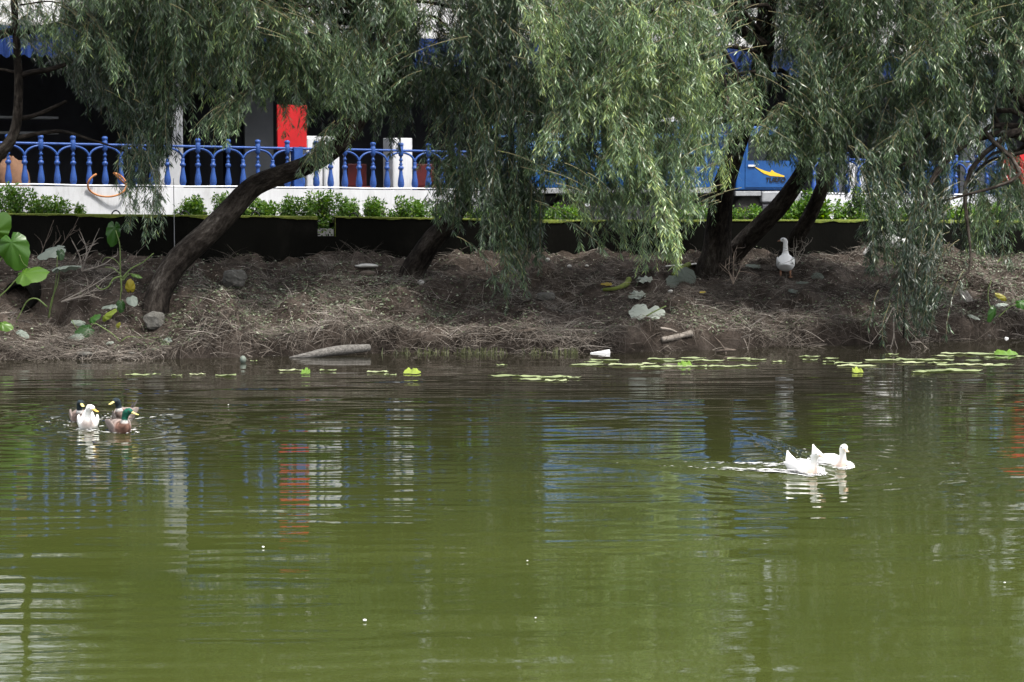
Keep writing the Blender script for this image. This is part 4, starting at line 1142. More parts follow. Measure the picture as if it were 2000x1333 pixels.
# small tree with yellow blossom
b = at(1318, 420, 49.5); b[2] = 2.0
t = thing('flowering_tree', b, 'thin tree with clusters of yellow blossom showing through the willows at the top', 'tree')
c0 = at(1318, 55, 49.5)
mb = MB(); mb.tube(smooth_path([b, b + np.array((.1, 0, 2)), c0], 14), np.linspace(.06, .015, 14), 7); bark_obj('trunk', mb, 7, t)
Q, tn_ = leaf_cloud([(c0 + np.array((0, 0, .1)), (.5, .5, .6)), (c0 + np.array((.4, 0, -.4)), (.4, .4, .4))], 260, .11, 5); quads_obj('crown', Q, M['shrub'], t, tn_)
Q, tn_ = leaf_cloud([(at(1317, 24, 49.2), (.09, .09, .09)), (at(1311, 58, 49.2), (.06, .06, .08)), (at(1332, 30, 49.2), (.05, .05, .05)), (at(1408, 86, 49.2), (.05, .05, .06))], 220, .06, 6); quads_obj('blossom', Q, M['flower'], t, tn_)

# ------------------------------------------------------------------ shrubs along the wall top
SHR = [(25, 62, 78, 'bushy bright shrub on the wall top at the far left edge'), (105, 42, 60, 'low bright shrub on the wall top below the shaded willow curtain at left'),
       (372, 38, 26, 'small shrub on the wall just right of the thin hanging cable'), (415, 52, 60, 'rounded bright shrub on the wall left of the bent willow trunk'),
       (505, 34, 40, 'small shrub on the wall right beside the bent willow trunk'), (570, 42, 50, 'leafy shrub on the wall between the bent trunk and the notch'),
       (628, 56, 66, 'tall leafy shrub directly above the notch in the wall'), (712, 40, 60, 'spreading shrub on the wall just right of the notch'),
       (772, 44, 60, 'leafy shrub on the wall below the free standing white pillar'), (838, 40, 64, 'leafy shrub on the wall above the stout leaning trunk'),
       (915, 30, 50, 'low shrub on the wall behind the stout leaning willow trunk'), (1045, 34, 44, 'small bright shrub on the wall left of the pale willow cascade, farther from it'),
       (1098, 36, 44, 'small yellow green shrub on the wall touching the left edge of the pale cascade'), (1358, 38, 46, 'bright shrub on the wall left of the upright willow trunk'),
       (1455, 36, 40, 'low shrub on the wall in front of the truck wheel'), (1518, 26, 34, 'tiny shrub on the wall under the truck bumper'),
       (1578, 60, 44, 'upright broad leaved shrub on the wall between the two leaning trunks'), (1640, 34, 60, 'low yellow green hedge plant right of the slim leaning trunk'),
       (1690, 70, 66, 'tall mid green shrub on the wall behind the shaded willow branches'), (1752, 34, 50, 'low bright shrub on the wall right of the tall mid green one'),
       (1812, 44, 56, 'bright shrub on the wall below the blue tarpaulin'), (1870, 40, 56, 'bright shrub on the wall right of the one below the blue tarpaulin'),
       (1930, 40, 60, 'leafy shrub on the wall left of the low red board'), (1988, 42, 50, 'leafy shrub on the wall under the low red board at the right edge')]
for i, (u, hpx, wpx, lab) in enumerate(SHR):
    x = float(at(u, 425, 43.5)[0]); Yw = float(wall_y(x)); x = float(at(u, 425, Yw + .75)[0]); Ys = float(wall_y(x)) + .72
    b = np.array((x, Ys, float(wall_top(x)) - .12))
    t = thing('shrub', b, lab, 'shrub', 'shrubs along the wall top')
    wpx = wpx * 1.75; hpx = hpx * .9
    hm, wm = px2m(hpx, Ys), px2m(wpx, Ys)
    g = np.random.default_rng(200 + i)
    cs = []
    st = MB()
    for k in range(int(7 + wpx / 8)):
        dx = g.uniform(-.5, .5) * wm; hh = (hm + .1) * g.uniform(.55, 1.0) * (1 - 1.4 * (dx / wm) ** 2)
        c = b + np.array((dx, g.uniform(-.28, .28), hh))
        st.tube(smooth_path([b + np.array((dx * .5, 0, 0)), b + (c - b) * .6 + np.array((0, 0, .03)), c], 6), np.linspace(.008, .003, 6), 4)
        for z_ in np.linspace(.2, 1, 4):
            cs.append((b + (c - b) * np.array((1, 1, z_)), (.085, .085, .07)))
    big = lab.startswith('upright broad')
    Q, tn_ = leaf_cloud(cs, int(450 + 14 * wpx + 9 * hpx), .12 if big else .075, 300 + i, up=.9, rim=.6)
    quads_obj('foliage', Q, M['shrub'], t, tn_)
    obj('stems', st, M['twig'], t)
    if 'above the notch' in lab:
        Q, tn_ = leaf_cloud([(at(634, 445, Ys - .5), (.16, .12, .16)), (at(632, 430, Ys - .4), (.16, .12, .12))], 150, .075, 9); quads_obj('hanging_foliage', Q, M['shrub'], t, tn_)

# ================================================================== BIRDS
def bird_body(rings, yaw, yaw_from, n=46, k=18, wid=1.0):
    """continuous body: rings of (x, z, half width, half height) from tail tip to face, head turned by yaw"""
    R = np.array(rings, float)
    S = smooth_path(np.column_stack([R[:, 0], R[:, 0] * 0, R[:, 1], R[:, 2], R[:, 3]]), n)
    S[:, 3:] = np.maximum(S[:, 3:], .003)
    P = S[:, :3].copy()
    t = np.linspace(0, len(rings) - 1, n)
    # index of the original ring along the resampled path
    d = np.concatenate([[0], np.cumsum(np.linalg.norm(np.diff(R[:, :2], axis=0), axis=1))])
    tt_ = np.interp(np.linspace(0, d[-1], n), d, np.arange(len(R)))
    a = np.radians(yaw) * ss(yaw_from, yaw_from + 2.0, tt_)
    piv = R[int(yaw_from), 0]
    T = unit(np.gradient(P, axis=0))
    up = np.zeros_like(P)
    up[0] = unit(np.array((0, 0, 1.0)) - T[0] * T[0][2])
    for i in range(1, n):
        up[i] = unit(up[i - 1] - T[i] * up[i - 1].dot(T[i]))
    th = np.linspace(0, 2 * PI, k, endpoint=False)
    side = np.array((0, 1.0, 0))
    V = P[:, None] + S[:, 3][:, None, None] * wid * np.cos(th)[None, :, None] * side + S[:, 4][:, None, None] * np.sin(th)[None, :, None] * up[:, None]
    c, s_ = np.cos(a)[:, None], np.sin(a)[:, None]
    x, y = V[..., 0] - piv, V[..., 1].copy()
    V[..., 0] = piv + x * c - y * s_
    V[..., 1] = x * s_ + y * c
    mb = MB()
    f = [(i * k + j, (i + 1) * k + j, (i + 1) * k + (j + 1) % k, i * k + (j + 1) % k) for i in range(n - 1) for j in range(k)]
    f.append(tuple(range(k))); f.append(tuple((n - 1) * k + j for j in range(k - 1, -1, -1)))
    mb.add(V.reshape(-1, 3), f)
    TT = np.repeat(tt_, k); AA = np.tile(th, n)
    return mb, TT, AA, piv
def turn(p, yaw, piv):
    a = math.radians(yaw)
    x, y = p[0] - piv, p[1]
    return (piv + x * math.cos(a) - y * math.sin(a), x * math.sin(a) + y * math.cos(a), p[2])
def shape_color(TT, AA, stops, seed, mottle=.12):
    c = np.array([s_[1] for s_ in stops], float); p = [s_[0] for s_ in stops]
    C = np.stack([np.interp(TT, p, c[:, i]) for i in range(3)], 1)
    g = np.random.default_rng(seed)
    return np.clip(C * (1 + mottle * fbm(TT * 3 + seed, AA * 2, 3)[:, None] * 4), 0.003, .85)

def bill(mb, pts, yaw, piv, w, h):
    P = np.array([turn(p, yaw, piv) for p in pts])
    S = smooth_path(np.column_stack([P, w, h]), 9)
    T = unit(np.gradient(S[:, :3], axis=0))
    sd = unit(np.cross(T, np.array((0, 0, 1.0)))); up = np.cross(sd, T)
    th = np.linspace(0, 2 * PI, 10, endpoint=False)
    V = S[:, None, :3] + S[:, 3][:, None, None] * np.cos(th)[None, :, None] * sd[:, None] + S[:, 4][:, None, None] * np.sin(th)[None, :, None] * up[:, None]
    k = 10; n = 9
    f = [(i * k + j, i * k + (j + 1) % k, (i + 1) * k + (j + 1) % k, (i + 1) * k + j) for i in range(n - 1) for j in range(k)] + [tuple(range(k - 1, -1, -1)), tuple((n - 1) * k + j for j in range(k))]
    return mb.add(V.reshape(-1, 3), f)

DUCK = [(-.27, .135, .012, .008), (-.22, .105, .05, .026), (-.15, .075, .088, .062), (-.06, .055, .108, .088), (.04, .05, .112, .092), (.12, .055, .098, .085), (.162, .082, .070, .062),
        (.178, .122, .046, .044), (.184, .162, .035, .036), (.190, .196, .036, .038), (.204, .228, .041, .043), (.228, .246, .042, .040), (.256, .244, .034, .032), (.274, .238, .022, .020), (.281, .236, .008, .006)]
DUCKUP = [(-.255, .235, .008, .006), (-.235, .19, .03, .022), (-.205, .14, .062, .045)] + DUCK[2:]
WHITE = [(0, (.78, .77, .74)), (14, (.80, .79, .76))]
def duck(kd, u, v, hd, hy, sc, label):
    p = on_water(u, v)
    t = thing('duck', (p[0], p[1], 0.0), label, 'duck', 'ducks swimming on the pond', rz=math.radians(hd))
    t.scale = (sc, sc, sc)
    ORG[t.name] = np.zeros(3)
    up_tail = kd in ('white_tail', 'white')
    rings = DUCKUP if up_tail else DUCK
    yf = 7 if not up_tail else 8
    mb, TT, AA, piv = bird_body(rings, hy, yf)
    if kd.startswith('white'):
        C = shape_color(TT, AA, WHITE, int(u), .03)
        if kd == 'white_tail':
            stain = (np.exp(-((TT - 7.0) / 1.3) ** 2) * (np.sin(AA) < -.1) + .6 * np.exp(-((TT - 5.5) / 1.5) ** 2) * (np.sin(AA) < .2))[:, None]
            C = C * (1 - .5 * stain) + np.array((.50, .30, .20)) * .5 * stain
        else:
            stain = (np.exp(-((TT - 7.2) / .7) ** 2) * (np.sin(AA) < -.2))[:, None]
            C = C * (1 - .6 * stain) + np.array((.36, .22, .18)) * .6 * stain
        bm = M['bill'] if kd == 'white' else M['pink_bill']
        wing = np.array((.78, .77, .74))
    else:
        hd_c = (.006, .07, .045) if kd == 'drake' else (.016, .026, .032)
        br = (.15, .08, .06) if kd == 'drake' else (.14, .10, .085)
        C = shape_color(TT, AA, [(0, (.30, .27, .24)), (1, (.05, .045, .04)), (2, (.07, .06, .055)), (3, (.33, .28, .26)), (4.5, (.28, .22, .20)), (5.5, br), (7.0, br), (7.35, (.62, .60, .58)), (7.6, (.62, .60, .58)), (7.75, hd_c), (14, hd_c)], int(u), .55)
        top = ((np.sin(AA) > .55) & (TT < 5.6))[:, None]
        C = np.where(top, C * .55 + np.array((.03, .02, .015)), C)
        bm = M['pale_bill']; wing = np.array((.19, .155, .14))
    body = obj('body', mb, M['feather'], t, local=True, smooth=True, col=C)
    for sy in (-1, 1):
        w = MB(); w.blob((0, 0, 0), (.17, .018, .055), 3, 16, 8, .06)
        ca, sa = math.cos(.16), math.sin(.16)
        for i, a in enumerate(w.v):
            q = a.copy()
            q[:, 2] *= (1 - .6 * np.clip(-a[:, 0] / .17, 0, 1)); q[:, 0], q[:, 2] = q[:, 0] * ca + q[:, 2] * sa, -q[:, 0] * sa * -1 * -1 + q[:, 2] * ca
            q[:, 1] += .012 * (1 - (a[:, 0] / .17) ** 2) * sy
            w.v[i] = q + np.array((-.045, sy * .094, .092))
        cw = np.clip(wing * (1 + .5 * fbm(w.arr()[:, 0] * 60, w.arr()[:, 2] * 60, 2)[:, None] * (0.15 if kd.startswith('white') else 1.3)), .01, .85)
        obj('wing', w, M['feather'], t, local=True, smooth=True, col=cw)
    mb = MB(); bill(mb, [(.258, 0, .236), (.285, 0, .232), (.315, 0, .220), (.340, 0, .213), (.350, 0, .211)], hy, piv, [.020, .019, .019, .021, .010], [.017, .013, .008, .006, .003])
    obj('bill', mb, bm, t, local=True, smooth=True)
    for sy in (-1, 1):
        mb = MB(); mb.blob(turn((.245, sy * .036, .252), hy, piv), (.0075, .0075, .0075), 1, 8, 6, 0); obj('eye', mb, M['black'], t, local=True, smooth=True)
    if kd.startswith('drake'):
        mb = MB(); mb.tube([(-.20, 0, .125), (-.235, 0, .15), (-.25, .0, .185), (-.235, 0, .20)], [.012, .010, .007, .003], 6)
        if kd != 'drake_dull': mb.tube([(-.2, .02, .12), (-.27, .03, .17), (-.33, .03, .21)], [.02, .016, .004], 6, flat=.4)
        C2 = np.tile((.04, .035, .032), (mb.n, 1)); C2[40:] = (.25, .22, .20)
        obj('tail_curl', mb, M['feather'], t, local=True, smooth=True, col=C2)
    return t
DL = ['dark headed drake at the back left, half hidden by the white duck of its group', 'white duck with orange bill swimming towards us in the left hand group',
      'grey headed brown drake at the back right of the left hand group, tail feather raised', 'glossy green headed drake at the front of the left hand group',
      'white duck nearer to us of the right hand pair, bill lowered', 'white duck at the far right of the right hand pair, head held high']
for b_, lab in zip(BIRDS, DL): duck(*b_, lab)

GOOSE = [(-.36, .335, .03, .010), (-.29, .325, .10, .04), (-.19, .325, .150, .105), (-.06, .335, .178, .155), (.07, .365, .172, .165), (.165, .42, .132, .135), (.205, .50, .080, .082),
         (.212, .57, .055, .056), (.212, .65, .046, .047), (.212, .715, .044, .047), (.222, .765, .047, .048), (.250, .792, .047, .045), (.287, .790, .038, .038), (.312, .782, .024, .024), (.322, .780, .010, .008)]
GRAZE = GOOSE[:5] + [(.17, .375, .140, .14), (.25, .37, .085, .085), (.32, .34, .058, .058), (.39, .28, .048, .048), (.44, .21, .044, .045), (.475, .155, .046, .046), (.505, .115, .046, .044), (.53, .085, .037, .037), (.545, .06, .024, .024), (.55, .05, .01, .008)]
def goose(u, v, hd, hy, sc, label, rings, graze=False):
    p = on_bank(u, v)
    dz = 0 if graze else -.065
    rings = [(a, b + dz, c, d) for a, b, c, d in rings]
    t = thing('goose', p, label, 'goose', 'white geese on the bank', rz=math.radians(hd))
    t.scale = (sc, sc, sc)
    ORG[t.name] = np.zeros(3)
    mb, TT, AA, piv = bird_body(rings, hy, 9 if not graze else 6, 60, 22)
    C = shape_color(TT, AA, [(0, (.85, .85, .84)), (14, (.86, .855, .84))], 5, .03)
    obj('body', mb, M['feather'], t, local=True, smooth=True, col=C)
    for sy in (-1, 1):
        w = MB(); w.blob((0, 0, 0), (.27, .022, .095), 4, 18, 10, .05)
        for i, a in enumerate(w.v):
            q = a.copy(); f_ = np.clip(-a[:, 0] / .27, 0, 1)
            q[:, 2] *= (1 - .65 * f_); q[:, 1] -= sy * .045 * f_ ** 2
            w.v[i] = q + np.array((-.07, sy * .158, .375 + dz))
        obj('wing', w, M['feather'], t, local=True, smooth=True, col=np.tile((.81, .81, .79), (w.n, 1)))
    mb = MB()
    if graze: bill(mb, [(.535, 0, .075), (.55, 0, .05), (.562, 0, .02), (.566, 0, .008)], hy, piv, [.024, .02, .016, .008], [.022, .018, .010, .004])
    else: bill(mb, [(.295, 0, .785 + dz), (.325, 0, .778 + dz), (.355, 0, .768 + dz), (.375, 0, .763 + dz)], hy, piv, [.022, .019, .015, .007], [.022, .017, .010, .004])
    obj('bill', mb, M['leg'], t, local=True, smooth=True)
    for sy in (-1, 1):
        ex = (.262, sy * .042, .80 + dz) if not graze else (.50, sy * .042, .135)
        mb = MB(); mb.blob(turn(ex, hy, piv), (.008, .008, .008), 1, 8, 6, 0); obj('eye', mb, M['black'], t, local=True, smooth=True)
        mb = MB(); x0 = .0
        mb.tube(smooth_path([(x0 - .02, sy * .085, .25 + dz), (x0 - .03, sy * .09, .16 + dz * .8), (x0 - .045, sy * .092, .11 + dz * .6), (x0 - .03, sy * .094, .02)], 10), np.linspace(.028, .013, 10), 8)
        toes = [(x0 - .05, 0), (x0 + .09, -.055), (x0 + .11, 0), (x0 + .09, .055)]
        mb.add([(x, sy * .094 + y, .012) for x, y in toes] + [(x, sy * .094 + y, -.004) for x, y in toes], [(0, 1, 2, 3), (7, 6, 5, 4), (0, 4, 5, 1), (1, 5, 6, 2), (2, 6, 7, 3), (3, 7, 4, 0)])
        for x, y in toes[1:]: mb.tube([(x0 - .03, sy * .094, .014), (x, sy * .094 + y, .008)], [.011, .006], 6)
        obj('leg', mb, M['leg'], t, local=True, smooth=True)
    return t
goose(1534, 543, 84, 78, .98, 'white goose standing upright on the bank with its back to us, head turned left', GOOSE)
goose(1738, 505, 172, 0, .95, 'white goose grazing with lowered head, half hidden behind hanging willow branches', GRAZE, True)

# ================================================================== FLOATING PADS AND SMALL THINGS ON THE WATER
def pad_mesh(c, r, seed, squash=1.0):
    g = np.random.default_rng(seed)
    k, m_ = 26, 4
    ph = g.uniform(0, 6.28, 4); nt_ = g.uniform(0, 6.28)
    tilt = g.normal(0, .006, 2)
    V = [(0, 0, .012)]
    for i in range(1, m_ + 1):
        for j in range(k):
            a = 2 * PI * j / k
            rr = r * (1 + .09 * math.sin(2 * a + ph[0]) + .06 * math.sin(5 * a + ph[1]) + .03 * math.sin(9 * a + ph[2]))
            dn = abs((a - nt_ + PI) % (2 * PI) - PI)
            rr *= 1 - .55 * math.exp(-(dn / .13) ** 2)
            q = i / m_
            x, y = rr * q * math.cos(a), rr * q * math.sin(a) * squash
            z = .014 + .011 * q ** 3 * max(0, math.sin(3 * a + ph[3]) + .3 * math.sin(11 * a)) + .004 * math.sin(6 * a + ph[1]) * q + x * tilt[0] + y * tilt[1]
            V.append((x, y, z))
    f = [(0, 1 + j, 1 + (j + 1) % k) for j in range(k)]
    f += [(1 + (i - 1) * k + j, 1 + i * k + j, 1 + i * k + (j + 1) % k, 1 + (i - 1) * k + (j + 1) % k) for i in range(1, m_) for j in range(k)]
    mb = MB(); mb.add(np.array(V) + np.asarray(c), f)
    return mb
PADS = {
 'in the sunlit row left of centre': [(985, 736, 62), (1032, 737, 62), (1080, 738, 72), (1116, 739, 36), (1040, 743, 58), (1086, 745, 46)],
 'in the outer line right of centre': [(1150, 714, 76), (1222, 714, 76), (1275, 718, 64), (1312, 717, 46), (1362, 717, 46), (1412, 717, 62), (1458, 716, 44)],
 'in the line below the pale root': [(1160, 709, 40), (1180, 705, 62), (1264, 712, 40), (1292, 703, 62), (1322, 707, 60), (1352, 701, 52), (1384, 706, 58), (1442, 702, 50), (1478, 704, 42)],
 'in the scattered line below the standing goose': [(1521, 708, 28), (1582, 698, 40), (1582, 705, 32), (1622, 702, 32), (1618, 708, 24), (1656, 711, 58), (1676, 716, 80)],
 'in the outer row at the right': [(1824, 726, 80), (1876, 725, 84), (1798, 728, 40), (1862, 714, 66), (1908, 714, 66), (1948, 715, 62)],
 'in the middle row at the right': [(1722, 705, 66), (1790, 704, 76), (1838, 705, 46), (1780, 710, 52), (1832, 711, 40), (1902, 706, 44), (1946, 700, 48)],
 'in the inner row near the trailing branches': [(1742, 694, 26), (1842, 697, 44), (1872, 692, 62), (1914, 693, 64), (1952, 690, 40), (1992, 698, 30)],
 'in the sparse line off the left bank': [(270, 734, 50), (298, 733, 30), (345, 735, 22), (386, 733, 30), (442, 735, 46), (496, 707, 14), (566, 725, 44), (640, 725, 36), (738, 728, 46), (762, 734, 26), (980, 715, 24)]}
ORDN = ['leftmost', 'second from the left', 'third from the left', 'fourth from the left', 'fifth from the left', 'sixth from the left', 'seventh from the left', 'eighth from the left', 'ninth from the left', 'tenth from the left', 'rightmost']
sd = 500
for where, L in PADS.items():
    L = sorted(L)
    for i, (u, v, w) in enumerate(L):
        sd += 1
        p = on_water(u, v); r = px2m(w, p[1]) / 2
        o_ = ORDN[i] if i < len(L) - 1 else 'rightmost'
        o = obj('lily_pad', pad_mesh(p, r, sd, .5), M['pad'], base=p, smooth=True, tint=np.clip(np.random.default_rng(sd).normal(.5, .2), 0, 1))
        tag(o, f"{'large' if w > 55 else 'small'} lily pad, {o_} {where}", 'lily pad', 'lily pads floating ' + where)
def curled(u, v, w, h, label, seed, tint=.6):
    p = on_water(u, v + 3); W_ = px2m(w, p[1]) / 2; hh = px2m(h, p[1])
    g = np.random.default_rng(seed); ph = g.uniform(0, 6, 3)
    nx_, ny_ = 16, 9; V = []
    for i in range(nx_):
        for j in range(ny_):
            a = -1 + 2 * i / (nx_ - 1); b = j / (ny_ - 1)
            wd = math.sqrt(max(0, 1 - abs(a) ** 3))
            V.append(p + np.array((a * W_, (b - .5) * .3 * wd + .05 * math.sin(a * 4 + ph[0]), .01 + hh * wd * b ** 2 * (.8 + .2 * math.sin(a * 7 + ph[1])) + .01 * math.sin(a * 13 + ph[2]) * b)))
    mb = MB(); mb.add(V, [(i * ny_ + j, (i + 1) * ny_ + j, (i + 1) * ny_ + j + 1, i * ny_ + j + 1) for i in range(nx_ - 1) for j in range(ny_ - 1)])
    tag(obj('curled_lily_pad', mb, M['pad_green'], base=p, smooth=True, tint=tint), label, 'lily pad', 'raised curled lily pads')
curled(805, 727, 34, 9, 'bright yellow green curled lily pad left of the centre line of the water', 1, .8)
curled(597, 727, 19, 9, 'round curled green lily pad floating below the grey log', 2, .3)
curled(1675, 725, 22, 9, 'yellow green curled lily pad standing up alone in front of the right hand pads', 3, .9)
curled(1338, 713, 30, 9, 'olive green curled lily pad below the pale root', 4, .35)
curled(1966, 691, 48, 9, 'large bright green curled lily pad near the right edge', 5, .25)
p = on_water(475, 709)
mb = MB(); mb.blob(p + np.array((0, 0, .05)), (.055, .055, .065), 2, 14, 10, .1)
tag(obj('seed_pod', mb, M['wilted'], base=p, smooth=True, tint=.45), 'round grey green pod floating at the edge left of the grey log', 'pod')
for u, v, s_, lab in [q for q in [(712, 1216, .034, 'white feather on the open water near the bottom centre left'), (1046, 1211, .016, 'tiny white feather near the bottom, right of the larger one'), (1030, 1099, .018, 'tiny white feather on the water below centre'),
                      (1962, 1142, .02, 'tiny white feather near the right edge of the water'), (514, 1072, .03, 'white feather left of the white pillar reflections'), (446, 793, .022, 'tiny white feather between the left ducks and the lily pads'),
                      (1600, 912, .016, 'tiny white feather beside the right hand ducks'), (70, 727, .05, 'white feather by the left end of the bank'), (1131, 861, .016, 'tiny white feather in the middle of the pond'), (1620, 1116, .018, 'tiny white feather below the right hand ducks')] if q[0] not in (70, 1131, 1620, 1600)]:
    s_ *= .7
    p = on_water(u, v); mb = MB(); mb.blob(p + np.array((0, 0, .014)), (s_ * .6, s_ * .5, s_ * .35), int(u), 9, 6, .3)
    tag(obj('feather', mb, M['foam'], base=p, smooth=True), lab, 'feather', 'white feathers on the water')

# ================================================================== THE BANK'S LOOSE THINGS
def rock(name, u, v, w, h, mat, label, seed, boxy=0, grp=None, cat='stone', dep=None, rough=.2):
    p = on_bank(u, v); a, b = px2m(w, p[1]) / 2, px2m(h, p[1]) / 2
    mb = MB(); mb.blob(p + np.array((0, .0, b * .75)), (a, dep or a * .8, b * 1.05), seed, 18, 12, rough, boxy)
    return tag(obj(name, mb, mat, base=p, smooth=not boxy), label, cat, grp)
rock('concrete_block', 458, 556, 42, 30, M['stone'], 'grey broken concrete block lying on the bank right of the bent trunk', 3, 4, cat='concrete block', rough=.42)
rock('boulder', 302, 640, 38, 32, M['stone'], 'rough grey boulder at the foot of the bent willow trunk', 4, 3.2, rough=.34)
rock('stone', 1066, 584, 34, 13, M['stone'], 'flat grey stone slab on the bank beside the long hanging willow strand', 5, 5)
rock('stone', 718, 540, 34, 13, M['twig'], 'brown flat stone on the top of the bank left of the stout leaning trunk', 6)
rock('stone', 715, 523, 46, 8, M['pale_stone'], 'pale flat stone at the wall foot left of the stout leaning trunk', 7)
rock('stone', 822, 556, 13, 9, M['pale_stone'], 'small whitish stone just right of the foot of the stout leaning trunk', 8)
rock('stone', 1069, 511, 10, 7, M['pale_stone'], 'small pale stone on the bank crest near the wall, left of the pale cascade', 9)
rock('stone', 1112, 523, 9, 6, M['pale_stone'], 'pebble on the bank crest between two other pebbles left of the pale cascade', 10)
rock('stone', 1146, 522, 8, 5, M['pale_stone'], 'pebble on the bank crest closest to the pale cascade', 11)
rock('stone', 166, 696, 34, 11, M['stone'], 'flat dark grey stone at the waterline in the left corner of the bank', 12)
rock('stone', 258, 692, 14, 5, M['stone'], 'small flat stone at the waterline below the taro clump', 13)
rock('stone', 1310, 572, 12, 6, M['pale_stone'], 'small pale stone by the crumpled leaf under the pale cascade', 14)
rock('bottle_cap', 1966, 664, 9, 6, M['foam'], 'white scrap at the waterline near the right edge', 15, cat='scrap')
def log(name, pts, r, mat, label, cat='log', flat=1.0, lift=.0, k=10, seed=0, water_=False):
    P = []
    for (u, v) in pts:
        q = on_water(u, v) if water_ else on_bank(u, v)
        P.append(q + np.array((0, 0, lift)))
    S = smooth_path(P, 18)
    mb = MB(); mb.tube(S, np.interp(np.linspace(0, 1, 18), np.linspace(0, 1, len(r)), r), k, flat, disp=lambda i, t: .22 * fbm(t * 1.5 + seed, i * .35, 3))
    return tag(obj(name, mb, mat, smooth=True), label, cat)
P = [on_water(566, 699), on_water(610, 698), on_water(660, 695), on_water(722, 692)]
S = smooth_path([q + np.array((0, -.06, z)) for q, z in zip(P, (.0, .045, .09, .11))], 20)
mb = MB(); mb.tube(S, np.interp(np.linspace(0, 1, 20), [0, .3, .7, 1], [.02, .065, .085, .06]), 12, disp=lambda i, t: .18 * fbm(t * 2, i * .3, 3))
tag(obj('log', mb, M['dead_wood'], smooth=True), 'grey weathered log half in the water at the bank foot', 'log')
mb = MB(); q0, q1 = on_water(316, 700), on_water(382, 699); mb.tube(smooth_path([q0 + np.array((0, -.02, .05)), (q0 + q1) / 2 + np.array((0, -.02, .055)), q1 + np.array((0, -.02, .045))], 10), [.075, .07, .06, .05, .05, .05, .048, .047, .046, .045], 12, disp=lambda i, t: .12 * fbm(t * 2 + 4, i * .3, 2))
tag(obj('bamboo_piece', mb, M['pale_wood'], smooth=True), 'split pale bamboo piece at the waterline below the bent trunk', 'bamboo')
log('root', [(1292, 668), (1312, 664), (1330, 660), (1351, 656)], [.05, .05, .045, .06], M['pale_wood'], 'bare pale root sticking out of the cut bank below the large fallen leaf', 'root', lift=.03, seed=3)
log('stick', [(1008, 654), (1050, 647), (1090, 640)], [.035, .03, .012], M['twig'], 'dark stick lying along the lip of the bank near the long hanging strand', 'stick', lift=.03, seed=4)
log('stick', [(1290, 645), (1310, 648), (1322, 652)], [.02, .02, .01], M['pale_twig'], 'short bleached stick above the bare pale root', 'stick', lift=.02, seed=5)
mb = MB(); q = on_water(1418, 690)
mb.tube([q + np.array(a) for a in ((-.16, .05, .02), (0, 0, .05), (.16, -.02, .05))], [.02, .03, .015], 7); mb.tube([q + np.array(a) for a in ((-.02, 0, .05), (-.10, .03, .18), (-.2, .05, .28))], [.02, .012, .005], 6); mb.tube([q + np.array(a) for a in ((0, 0, .05), (-.01, -.03, -.08))], [.02, .008], 6)
tag(obj('snag', mb, M['twig'], smooth=True), 'dark broken snag poking from the water at the bank foot right of centre', 'snag')
for (a, b_, lab) in (((1874, 578), (1930, 656), 'left of two grey planks slanting down the bank to the water at the right'), ((1884, 580), (1940, 655), 'right of two grey planks slanting down the bank to the water at the right')):
    pa_, pb_ = on_bank(*a) + np.array((0, -.05, .10)), on_water(b_[0], b_[1] + 6) + np.array((0, -.05, .05))
    mb = MB(); mb.tube([pa_, (pa_ + pb_) / 2, pb_], [.05, .052, .05], 4, .45)
    tag(obj('plank', mb, M['dead_wood']), lab, 'plank', 'grey planks slanting down the bank')
mb = MB(); q = on_water(1176, 690); mb.add([q + np.array(a) for a in ((-.2, -.08, .012), (.13, -.12, .012), (.13, .06, .06), (-.2, -.08, .0), (.13, -.12, .0), (.13, .06, .03))], [(0, 1, 2), (5, 4, 3), (0, 3, 4, 1), (1, 4, 5, 2), (2, 5, 3, 0)])
tag(obj('foam_sheet', mb, M['foam']), 'white triangular foam sheet floating at the bank foot at centre right', 'foam sheet')
mb = MB(); q0, q1 = on_bank(1300, 524), on_bank(1362, 519); mb.tube([q0 + np.array((0, 0, .03)), q1 + np.array((0, 0, .03))], [.06, .06], 4, .3)
tag(obj('board', mb, M['pale_stone']), 'pale board lying at the wall foot left of the upright trunk', 'board')
mb = MB(); mb.tube([at(u, v, float(wall_y(at(u, v, 42.4)[0])) - .12) for u, v in ((60, 522), (140, 519), (220, 516), (290, 512), (338, 507))], .028, 7)
tag(obj('pipe', mb, M['black'], smooth=True), 'long thin dark pipe along the foot of the wall at the left', 'pipe')
mb = MB(); mb.tube([at(u, v, float(wall_y(at(u, v, 43.5)[0])) - .10) for u, v in ((600, 515), (700, 514), (790, 516))], .016, 7)
tag(obj('pipe', mb, M['steel'], smooth=True), 'thin grey pipe along the wall foot between the two leaning trunks', 'pipe')
# culvert in the hollow
q = on_bank(38, 598); cc = q + np.array((0, -.05, .16))
mb = MB(); th = np.linspace(0, 2 * PI, 28, endpoint=False)
prof = [(.27, .0), (.27, .8), (.20, .8), (.20, .0)]
V = [(cc[0] + r_ * math.cos(t_) + .12 * d_, cc[1] + d_, cc[2] + r_ * math.sin(t_)) for r_, d_ in prof for t_ in th]
mb.add(V, [(i * 28 + j, i * 28 + (j + 1) % 28, ((i + 1) % 4) * 28 + (j + 1) % 28, ((i + 1) % 4) * 28 + j) for i in range(4) for j in range(28)])
mb.add([(cc[0] + .23 * math.cos(t_) + .09, cc[1] + .75, cc[2] + .23 * math.sin(t_)) for t_ in th], [tuple(range(28))])
tag(obj('culvert_pipe', mb, M['wall'], smooth=False), 'dark round concrete culvert mouth in the hollow at the left end of the bank', 'culvert')

